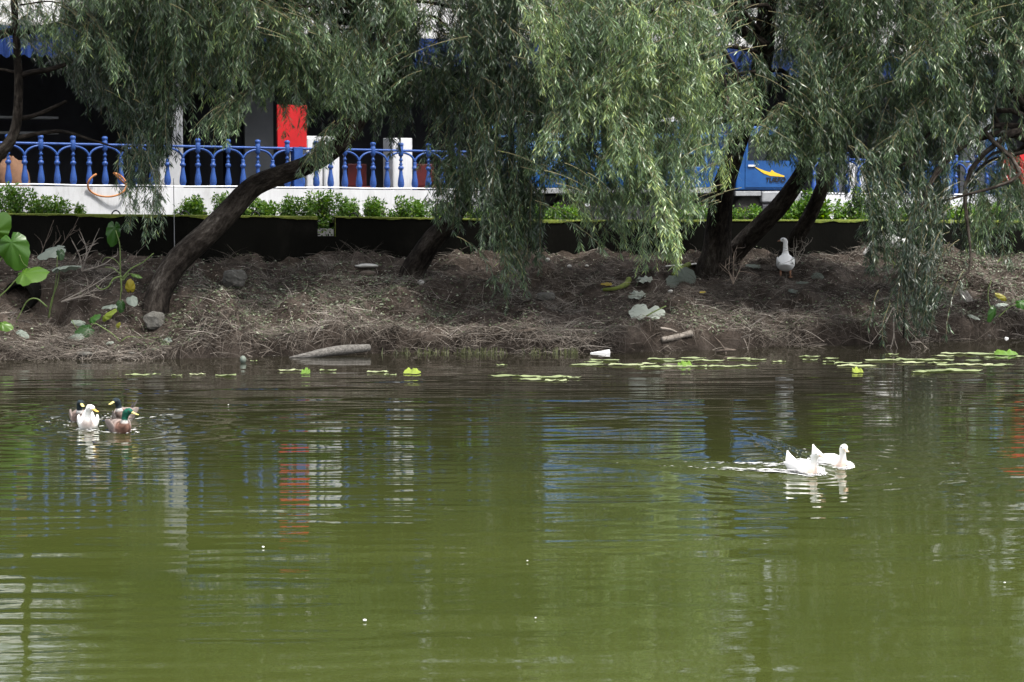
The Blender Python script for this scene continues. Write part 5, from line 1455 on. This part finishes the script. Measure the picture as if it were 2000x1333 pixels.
# ------------------------------------------------------------------ big leaved plants and fallen leaves
def big_leaf(c, tip, nrm, L, Wd, seed, round_=False, cup=.12, wave=.03):
    g = np.random.default_rng(seed); ph = g.uniform(0, 6, 3)
    tip = unit(np.asarray(tip, float)); nrm = np.asarray(nrm, float); nrm = unit(nrm - tip * nrm.dot(tip)); sd_ = np.cross(nrm, tip)
    k, m_ = 36, 6
    V = [np.asarray(c, float)]
    for i in range(1, m_ + 1):
        q = i / m_
        for j in range(k):
            a = -PI + 2 * PI * (j + .5) / k
            if round_: r = 1 - .75 * math.exp(-((PI - abs(a)) / .16) ** 2) + .04 * math.sin(9 * a + ph[0])
            else: r = (.62 + .22 * math.cos(a) + .28 * max(0, math.cos(a)) ** 6) * (1 - .72 * math.exp(-((PI - abs(a)) / .22) ** 2)) * (1 + .03 * math.sin(13 * a + ph[0]))
            x, y = r * math.cos(a) * L * q * .62, r * math.sin(a) * Wd * q * .62
            z = -cup * L * q * q + wave * L * q * (math.sin(7 * a + ph[1]) + .6 * math.sin(15 * a + ph[2])) - .05 * L * q * abs(math.sin(a)) * 0
            V.append(np.asarray(c) + tip * x + sd_ * y + nrm * z)
    f = [(0, 1 + j, 1 + (j + 1) % k) for j in range(k)]
    f += [(1 + (i - 1) * k + j, 1 + i * k + j, 1 + i * k + (j + 1) % k, 1 + (i - 1) * k + (j + 1) % k) for i in range(1, m_) for j in range(k)]
    mb = MB(); mb.add(V, f)
    return mb
def taro(label, base, parts, seed):
    """parts: (kind, ...) leaf: u, v, Y, tip, normal, length px, width px, tint, material; stalk: [(u, v)...], Y, radius"""
    t = thing('taro_plant', base, label, 'plant', 'taro plants on the bank')
    for i, p_ in enumerate(parts):
        if p_[0] == 'leaf':
            _, u, v, Y, tip, nrm, L, Wd, tint, mat = p_
            obj('leaf', big_leaf(at(u, v, Y), tip, nrm, px2m(L, Y), px2m(Wd, Y), seed + i), M[mat], t, smooth=True, tint=tint)
        else:
            _, pts, Y, r = p_
            S = smooth_path([at(u, v, Y) for u, v in pts], 16)
            mb = MB(); mb.tube(S, np.linspace(r * .75, r * .4, 16), 7); obj('stalk', mb, M['stalk'], t, smooth=True)
taro('large taro plant with bright green leaves at the left edge of the bank', on_bank(-40, 640), [
    ('leaf', 22, 474, 38.0, (.35, -.1, -1), (-.1, -1, .35), 82, 74, .55, 'taro'), ('leaf', -8, 452, 38.2, (.5, 0, .8), (.2, -1, .3), 60, 56, .6, 'taro'),
    ('leaf', -70, 520, 37.8, (-.5, -.1, -.8), (-.1, -1, .5), 120, 110, .55, 'taro'), ('leaf', -60, 420, 38.4, (-.3, -.1, -1), (-.1, -1, .5), 120, 110, .6, 'taro'),
    ('leaf', 46, 534, 37.8, (1, -.15, .12), (-.1, -.55, .85), 72, 74, .68, 'taro'), ('leaf', 4, 634, 37.4, (1, -.2, -.3), (0, -.7, .7), 34, 30, .7, 'taro'),
    ('stalk', [(-40, 640), (-10, 590), (15, 565), (37, 540)], 37.9, .022), ('stalk', [(-40, 640), (-30, 560), (20, 480)], 38.1, .022), ('stalk', [(38, 498), (46, 515), (60, 525)], 38.0, .008)], 40)
taro('tall taro plant with pale flat topped leaf and arching stalks in the hollow at left', on_bank(96, 622), [
    ('leaf', 118, 522, 38.9, (1, -.25, .22), (-.1, .1, 1), 60, 70, .4, 'wilted'), ('leaf', 112, 484, 39.2, (-1, -.2, -.35), (-.15, -.5, .85), 62, 50, .5, 'wilted'), ('leaf', 116, 492, 39.1, (.3, -.4, -1), (0, -1, .2), 26, 22, .1, 'taro'),
    ('stalk', [(96, 622), (100, 590), (112, 555), (117, 526)], 38.9, .018), ('stalk', [(94, 622), (104, 580), (110, 540), (112, 500)], 39.0, .016), ('stalk', [(92, 600), (72, 584), (54, 588), (40, 612), (28, 634)], 38.6, .020)], 50)
taro('taro plant with bare drooping stalks and one dark hanging leaf, left of the bent trunk', on_bank(238, 570), [
    ('leaf', 224, 445, 39.4, (-.1, -.1, -1), (.5, -1, .2), 54, 36, .3, 'taro'), ('leaf', 254, 566, 38.8, (.05, -.2, 1), (.1, -1, .3), 30, 24, .96, 'taro'), ('leaf', 256, 582, 38.7, (.4, -.4, -.6), (0, -.6, .8), 28, 28, .35, 'wilted'),
    ('leaf', 236, 592, 38.7, (.1, -.2, -1), (.4, -1, .2), 28, 22, .1, 'taro'), ('leaf', 222, 596, 38.7, (-1, -.2, -.1), (0, -.3, 1), 34, 22, .4, 'wilted'), ('leaf', 262, 536, 38.9, (1, -.1, -.3), (0, -.5, .8), 26, 12, .7, 'taro'),
    ('stalk', [(238, 570), (235, 530), (234, 480), (226, 450)], 39.2, .020), ('stalk', [(238, 545), (255, 526), (280, 512), (300, 495)], 39.0, .020), ('stalk', [(238, 540), (222, 545), (212, 560), (198, 566), (188, 558)], 38.9, .022),
    ('stalk', [(236, 536), (220, 524), (205, 522)], 39.0, .014), ('stalk', [(236, 520), (222, 506), (206, 504), (199, 514)], 39.0, .010), ('stalk', [(238, 545), (236, 575), (234, 590)], 38.8, .014), ('stalk', [(240, 548), (252, 536), (264, 537)], 38.9, .016)], 60)
taro('low sprawling taro plant with dark green and pale leaves near the water at left', on_bank(200, 640), [
    ('leaf', 172, 642, 37.9, (-.8, -.4, -.4), (0, -.8, .6), 44, 40, .12, 'taro'), ('leaf', 155, 655, 37.7, (-1, -.3, -.2), (0, -.5, .8), 38, 30, .35, 'wilted'), ('leaf', 204, 619, 38.0, (1, -.1, .75), (-.3, -.8, .6), 40, 20, .85, 'taro'),
    ('leaf', 178, 624, 38.1, (.8, 0, .5), (-.2, -.7, .7), 30, 22, .4, 'taro'), ('leaf', 160, 630, 38.1, (-1, 0, .2), (0, -.7, .7), 32, 18, .4, 'wilted'), ('leaf', 228, 638, 38.0, (.4, -.2, .5), (0, -.8, .6), 16, 12, .9, 'taro'),
    ('stalk', [(200, 640), (216, 650), (228, 660), (234, 668)], 37.8, .014), ('stalk', [(236, 668), (252, 658), (285, 661), (310, 659)], 37.7, .012), ('stalk', [(200, 640), (185, 632), (176, 640)], 37.9, .012), ('stalk', [(140, 625), (150, 642), (160, 650)], 37.9, .008),
    ('leaf', 326, 661, 37.8, (1, -.3, 0), (0, -.4, 1), 34, 26, .4, 'wilted'), ('leaf', 212, 668, 37.6, (.6, -.5, 0), (0, -.4, 1), 20, 18, .6, 'wilted')], 70)
taro('taro plant with folded green and yellow leaves by the grey planks at right', on_bank(1950, 620), [
    ('leaf', 1942, 606, 40.0, (-.4, -.2, -1), (.5, -1, .3), 38, 22, .3, 'taro'), ('leaf', 1962, 582, 40.2, (-.9, -.1, .5), (.2, -.9, .5), 30, 16, .93, 'taro'), ('leaf', 1992, 592, 40.2, (1, -.2, -.2), (0, -.8, .6), 40, 26, .5, 'taro'),
    ('stalk', [(1945, 612), (1932, 595), (1930, 570), (1936, 548)], 40.1, .014), ('stalk', [(1950, 620), (1972, 600), (1985, 596)], 40.1, .012), ('leaf', 1950, 594, 40.0, (1, -.3, .1), (0, -.5, .8), 28, 12, .7, 'wilted')], 80)
def fallen(u, v, w, h, label, seed, tint=.8, tip=(1, -.5, 0), nrm=(0, -.55, .8), rnd=True, mat='wilted', stalk=None, wave=.025, name='fallen_leaf'):
    p = on_bank(u, v) + np.array((0, -.04, .05))
    L = px2m(w, p[1])
    t = thing(name, p, label, 'leaf', 'big leaves lying on the bank')
    obj('blade', big_leaf(p, tip, nrm, L * .82, L * .82 * h, seed, rnd, .04, wave), M[mat], t, smooth=True, tint=tint)
    if stalk:
        S = smooth_path([at(a, b, p[1] - .10) for a, b in stalk], 10); mb = MB(); mb.tube(S, np.linspace(.014, .010, 10), 6); obj('stalk', mb, M['stalk'], t, smooth=True)
fallen(1264, 617, 70, 1.0, 'large pale leaf lying upside down on the bank at centre right, stalk pointing up', 91, .82, (-.2, -.7, -.4), (0, -.62, .78), True, stalk=[(1262, 618), (1280, 608), (1301, 598)])
fallen(1243, 581, 36, .8, 'crumpled pale leaf above the large upside down leaf', 92, .75, (1, -.3, 0), (0, -.5, .85), True, wave=.07)
fallen(1338, 548, 40, 1.1, 'grey green leaf leaning up beside the foot of the upright trunk', 93, .55, (.3, -.1, 1), (-.4, -1, .3), True)
fallen(1316, 558, 34, .9, 'grey pale leaf folded against the leaning leaf near the upright trunk', 94, .5, (-.7, -.2, .4), (.3, -1, .5), True)
fallen(1258, 551, 34, .6, 'torn whitish leaf behind the hanging tips of the pale cascade', 95, .85, (1, .2, .1), (0, -.5, .9), True, wave=.08)
fallen(1369, 576, 16, .7, 'small yellow leaf on the bank below the upright trunk', 96, .7, (1, -.2, 0), (0, -.5, .9), False, 'yellow_leaf')
fallen(1591, 543, 36, .8, 'dull grey green leaf on the ground right of the standing goose', 97, .12, (.6, -.5, -.2), (-.2, -.7, .7), False)
fallen(1560, 557, 36, .5, 'dark green leaf lying flat at the feet of the standing goose', 98, .15, (1, -.1, 0), (0, -.4, 1), False)
fallen(1545, 573, 34, .5, 'pale torn leaf on the bank below the standing goose', 99, .5, (1, -.4, -.2), (0, -.6, .8), False)
fallen(1478, 525, 40, .5, 'dull leaf lying between the upright trunk and the standing goose', 100, .35, (-1, 0, .1), (0, -.5, .9), False)
fallen(1385, 532, 34, .6, 'yellow green leaf at the foot of the upright trunk', 101, .8, (1, -.2, 0), (0, -.7, .7), False, 'taro')
fallen(1190, 560, 30, .5, 'yellowed torn leaf beside the mossy broken stalk', 102, .2, (-1, -.1, 0), (0, -.6, .8), False, 'yellow_leaf')
fallen(40, 655, 40, .6, 'pale limp leaf on the mound at the left edge', 103, .5, (1, -.4, -.5), (0, -.7, .7), False)
fallen(1895, 622, 36, .35, 'long grey leaf lying across the foot of the grey planks', 104, .4, (1, -.3, -.4), (0, -.7, .7), False)
log('broken_stalk', [(1178, 572), (1200, 570), (1222, 562), (1228, 552)], [.03, .04, .05, .06], M['moss'], 'mossy broken taro stalk lying on the bank under the pale cascade', 'stalk', lift=.05, seed=6)
log('broken_stalk', [(1312, 545), (1326, 535), (1345, 525)], [.035, .05, .05], M['moss'], 'thick mossy stalk leaning on the foot of the upright trunk', 'stalk', lift=.07, seed=7)

# ------------------------------------------------------------------ dead branches
def dead_branch(label, u, v, Y, tips, mat, seed, r=.014):
    g = np.random.default_rng(seed)
    b = at(u, v, Y); mb = MB()
    for (tu, tv, ty) in tips:
        e = at(tu, tv, ty); mid = (b + e) / 2 + g.normal(0, .06, 3)
        S = smooth_path([b, mid, e], 12); mb.tube(S, np.linspace(r, r * .3, 12), 5)
        for k in range(5):
            i = int(g.integers(3, 11)); d = unit(S[min(i + 1, 11)] - S[i - 1] + g.normal(0, .09, 3)) * g.uniform(.12, .4)
            mb.tube(smooth_path([S[i], S[i] + d * .6 + g.normal(0, .02, 3), S[i] + d + g.normal(0, .04, 3)], 6), np.linspace(r * .45, r * .15, 6), 4)
    tag(obj('dead_branch', mb, mat, base=b), label, 'branch', 'dead branches on the bank')
dead_branch('tangled dead brush fanning up against the wall at left', 60, 555, 40.2, [(150, 440, 40.4), (175, 470, 40.6), (120, 460, 40.8), (190, 500, 40.2), (105, 430, 40.5), (165, 520, 39.8)], M['twig'], 1)
dead_branch('bleached dead branch lying across the hollow left of the drooping taro', 120, 590, 39.4, [(232, 525, 39.6), (205, 545, 39.4), (185, 575, 39.2)], M['pale_twig'], 2, .012)
dead_branch('forked grey branch leaning on the wall left of the drooping taro', 160, 530, 40.6, [(158, 455, 40.8), (186, 470, 40.6), (225, 500, 41.0), (140, 470, 40.7)], M['pale_twig'], 3, .016)
dead_branch('bare forked twig standing on the bank right of the standing goose', 1556, 515, 42.0, [(1560, 482, 42.2), (1586, 470, 42.0), (1572, 488, 42.2), (1552, 476, 42.0)], M['pale_twig'], 4, .012)
dead_branch('bare thorny twigs beside the foot of the upright trunk', 1432, 555, 40.0, [(1425, 500, 40.2), (1450, 505, 40.0), (1415, 520, 40.0), (1440, 480, 40.3)], M['twig'], 5, .012)
dead_branch('bundle of dry twigs trailing over the bank edge under the shaded willow branches', 1745, 600, 39.6, [(1735, 690, 38.9), (1785, 680, 39.0), (1760, 695, 38.9), (1700, 672, 39.2), (1820, 688, 39.0)], M['pale_twig'], 6, .009)

# ------------------------------------------------------------------ dead grass, litter, ground cover: nobody could count them
def bank_points(n, seed, dens=None):
    g = np.random.default_rng(seed)
    x = g.uniform(-12.8, 13.4, n); f = g.random(n)
    ey, wy = edge_y(x), wall_y(x)
    y = ey + .16 + (wy - ey - .19) * f ** 1.1
    keep = bank_z(x, y) > .02
    if dens is not None: keep &= g.random(n) < dens(x, y)
    return x[keep], y[keep], g
def blades(x, y, g, L, width, flat, tint, droop=.3, z0=0.0, az=None):
    n = len(x); m_ = 4
    z = bank_z(x, y) + z0; nn = bank_n(x, y)
    a = g.uniform(0, 2 * PI, n) if az is None else az
    d = unit(np.stack([np.cos(a), np.sin(a), g.uniform(-.05, flat, n)], 1))
    d = unit(d - nn * (d * nn).sum(1)[:, None] * .8 + nn * g.uniform(0, flat, n)[:, None])
    bend = np.stack([g.normal(0, .5, n), g.normal(0, .5, n), -g.uniform(0, droop, n)], 1)
    P0 = np.stack([x, y, z], 1)
    w = unit(np.cross(d, np.array((0, -.7, .7)) + g.normal(0, .3, (n, 3)))) * (width * g.uniform(.5, 1.3, n))[:, None]
    Q = []; T = []
    prev = P0
    for i in range(1, m_ + 1):
        t_ = i / m_
        cur = P0 + d * (L * t_)[:, None] + bend * (L * t_ * t_ * .6)[:, None]
        zz = bank_z(cur[:, 0], cur[:, 1]); cur[:, 2] = np.maximum(cur[:, 2], np.where(droop < 1, zz + .006, cur[:, 2]))
        w0, w1 = w * (1 - .8 * (t_ - 1 / m_)), w * (1 - .8 * t_)
        Q.append(np.stack([prev - w0, prev + w0, cur + w1, cur - w1], 1)); T.append(tint)
        prev = cur
    return np.concatenate(Q), np.concatenate(T)
x, y, g = bank_points(55000, 21, lambda x, y: np.clip(.55 + 2.2 * fbm(x * .9, y * 1.3, 3), .08, 1))
tn_ = np.clip(g.normal(.46, .26, len(x)) + .9 * fbm(x * .8 + 4, y * 1.1, 3), 0, 1)
qa, ta = blades(x, y, g, g.uniform(.06, .36, len(x)), .0052, .26, tn_)
# tufts that stand or hang
xs_, ys_, tsl, azl = [], [], [], []
g2 = np.random.default_rng(22)
for k in range(330):
    cx_ = g2.uniform(-10.2, 10.8); ey = float(edge_y(cx_)); wy = float(wall_y(cx_)); cy_ = ey + .05 + (wy - ey) * g2.random() ** 1.6 * .95
    k_ = int(g2.integers(25, 70)); xs_.append(cx_ + g2.normal(0, .13, k_)); ys_.append(cy_ + g2.normal(0, .10, k_)); tsl.append(np.clip(g2.normal(g2.uniform(.3, .75), .15, k_), 0, 1)); azl.append(g2.normal(-PI / 2, 1.0, k_))
x, y, tn_, az_ = map(np.concatenate, (xs_, ys_, tsl, azl))
qb, tb_ = blades(x, y, g2, g2.uniform(.15, .5, len(x)), .0055, .8, tn_, .9, az=az_)
# roots and stems hanging over the cut edge
n_ = 7000; g3 = np.random.default_rng(23); x = g3.uniform(-10.6, 11, n_); x = x[g3.random(n_) < np.clip(.35 + 2.2 * fbm(x * .8 + 2, x * 0 + 5, 3), .08, 1)]
y = edge_y(x) + g3.uniform(.10, .42, len(x))
qc, tc_ = blades(x, y, g3, g3.uniform(.15, .5, len(x)), .0045, .35, np.clip(g3.normal(.30, .2, len(x)), 0, 1), 1.3, az=g3.normal(-PI / 2, .45, len(x)))
kind(quads_obj('dead_grass', np.concatenate([qa, qb, qc]), M['straw'], None, np.concatenate([ta, tb_, tc_])), 'stuff')
def flat_leaves(x, y, g, size, up, lift=.012):
    n = len(x); P0 = np.stack([x, y, bank_z(x, y) + lift * g.random(n)], 1); nn = bank_n(x, y)
    a = g.uniform(0, 2 * PI, n); D = unit(np.stack([np.cos(a), np.sin(a), g.normal(0, .25, n)], 1)); D = unit(D - nn * (D * nn).sum(1)[:, None] * .7)
    N_ = unit(nn + g.normal(0, up, (n, 3))); L = g.uniform(.6, 1.3, n) * size
    return leaf_quads(P0, D, N_, L, L * g.uniform(.35, .7, n), .06)
x, y, g = bank_points(40000, 31, lambda x, y: np.clip(.5 + 1.6 * fbm(x * 1.1 + 8, y * 1.1, 3), .1, 1))
kind(quads_obj('leaf_litter', flat_leaves(x, y, g, .042, .35), M['litter'], None, np.clip(g.beta(1.6, 2.6, len(x)) + .2 * fbm(x, y, 2), 0, 1)), 'stuff')
def green(x, y):
    d = (y - edge_y(x)) / np.maximum(wall_y(x) - edge_y(x), 1)
    b_ = np.exp(-((x + 3.1) / 1.9) ** 2) * np.exp(-((d - .40) / .25) ** 2) * 1.5 + np.exp(-((x + 5.0) / .8) ** 2) * np.exp(-((d - .25) / .3) ** 2) + .9 * ss(6.5, 8.5, x) * np.exp(-((d - .6) / .35) ** 2) + .35 * np.exp(-((d - .05) / .10) ** 2) * (x > 0) + .06
    return np.clip(1.9 * b_ * (.4 + 2.4 * np.clip(fbm(x * 1.6 + 1, y * 2.0 + 3, 3) + .15, 0, 1)), 0, 1)
x, y, g = bank_points(60000, 41, green)
kind(quads_obj('ground_cover', flat_leaves(x, y, g, .055, .5, .07), M['ground_cover'], None, np.clip(g.normal(.5, .25, len(x)), 0, 1)), 'stuff')
g = np.random.default_rng(51); n_ = 700; x = g.uniform(-2.2, 1.1, n_); x = x[g.random(n_) < np.clip(.5 + 2 * fbm(x * 2, x * 0, 2), .1, 1)]
y = edge_y(x) - g.uniform(.0, .22, len(x)); n_ = len(x); h_ = g.uniform(.03, .13, n_); w_ = .006 * g.uniform(.6, 1.5, n_); lx = g.normal(0, .03, n_)
P0 = np.stack([x, y, np.full(n_, -.01)], 1); P1 = P0 + np.stack([lx, g.normal(0, .02, n_), h_], 1); W_ = np.stack([w_, 0 * w_, 0 * w_], 1)
kind(quads_obj('water_weed', np.stack([P0 - W_, P0 + W_, P1 + W_ * .4, P1 - W_ * .4], 1), M['reed'], None, g.random(n_)), 'stuff')
g = np.random.default_rng(52); n_ = 520; x = g.uniform(-10, 11, n_); x = x[g.random(n_) < np.clip(.4 + 3 * fbm(x * 1.3 + 9, x * 0 + 1, 3), .05, 1)]; n_ = len(x)
P0 = np.stack([x, edge_y(x) - np.abs(g.normal(.03, .08, n_)), np.full(n_, .014)], 1); a = g.uniform(0, 6.28, n_); D = np.stack([np.cos(a), np.sin(a) * .6, 0 * a], 1); L = g.uniform(.015, .06, n_)
kind(quads_obj('floating_debris', leaf_quads(P0, D, np.tile((0, 0, 1.0), (n_, 1)), L, L * .5), M['litter'], None, np.clip(g.normal(.8, .25, n_), 0, 1)), 'stuff')

# sky glints on the duck wakes, added as white flecks
g = np.random.default_rng(61); P = []; L_ = []; D_ = []
for (kd, u, v, hd, hy, sc), p in zip(BIRDS, BPOS):
    right = u > 1000
    a = math.radians(hd); fx, fy = math.cos(a), math.sin(a)
    for k in range(520 if right else 40):
        s = abs(g.normal(0, .5)) - .28; sg = g.choice((-1, 1)); lat = .55 * (s + .22) + .05 + g.normal(0, .045)
        x, y = p[0] - fx * s - fy * lat * sg, p[1] - fy * s + fx * lat * sg
        P.append((x, y, float(wave_height(np.array([[x]]), np.array([[y]]))[0, 0]) + .008)); L_.append(g.uniform(.02, .17) * (1 if right else .7) * math.exp(-max(s, 0)))
        tx_, ty_ = -fx * .75 - fy * sg * .6, -fy * .75 + fx * sg * .6
        D_.append((tx_, ty_, 0))
P, L_, D_ = np.array(P), np.array(L_), np.array(D_)
kind(quads_obj('wake_glints', leaf_quads(P, D_, np.tile((0, 0, 1.0), (len(P), 1)), L_, L_ * .28, .02), M['foam']), 'stuff')
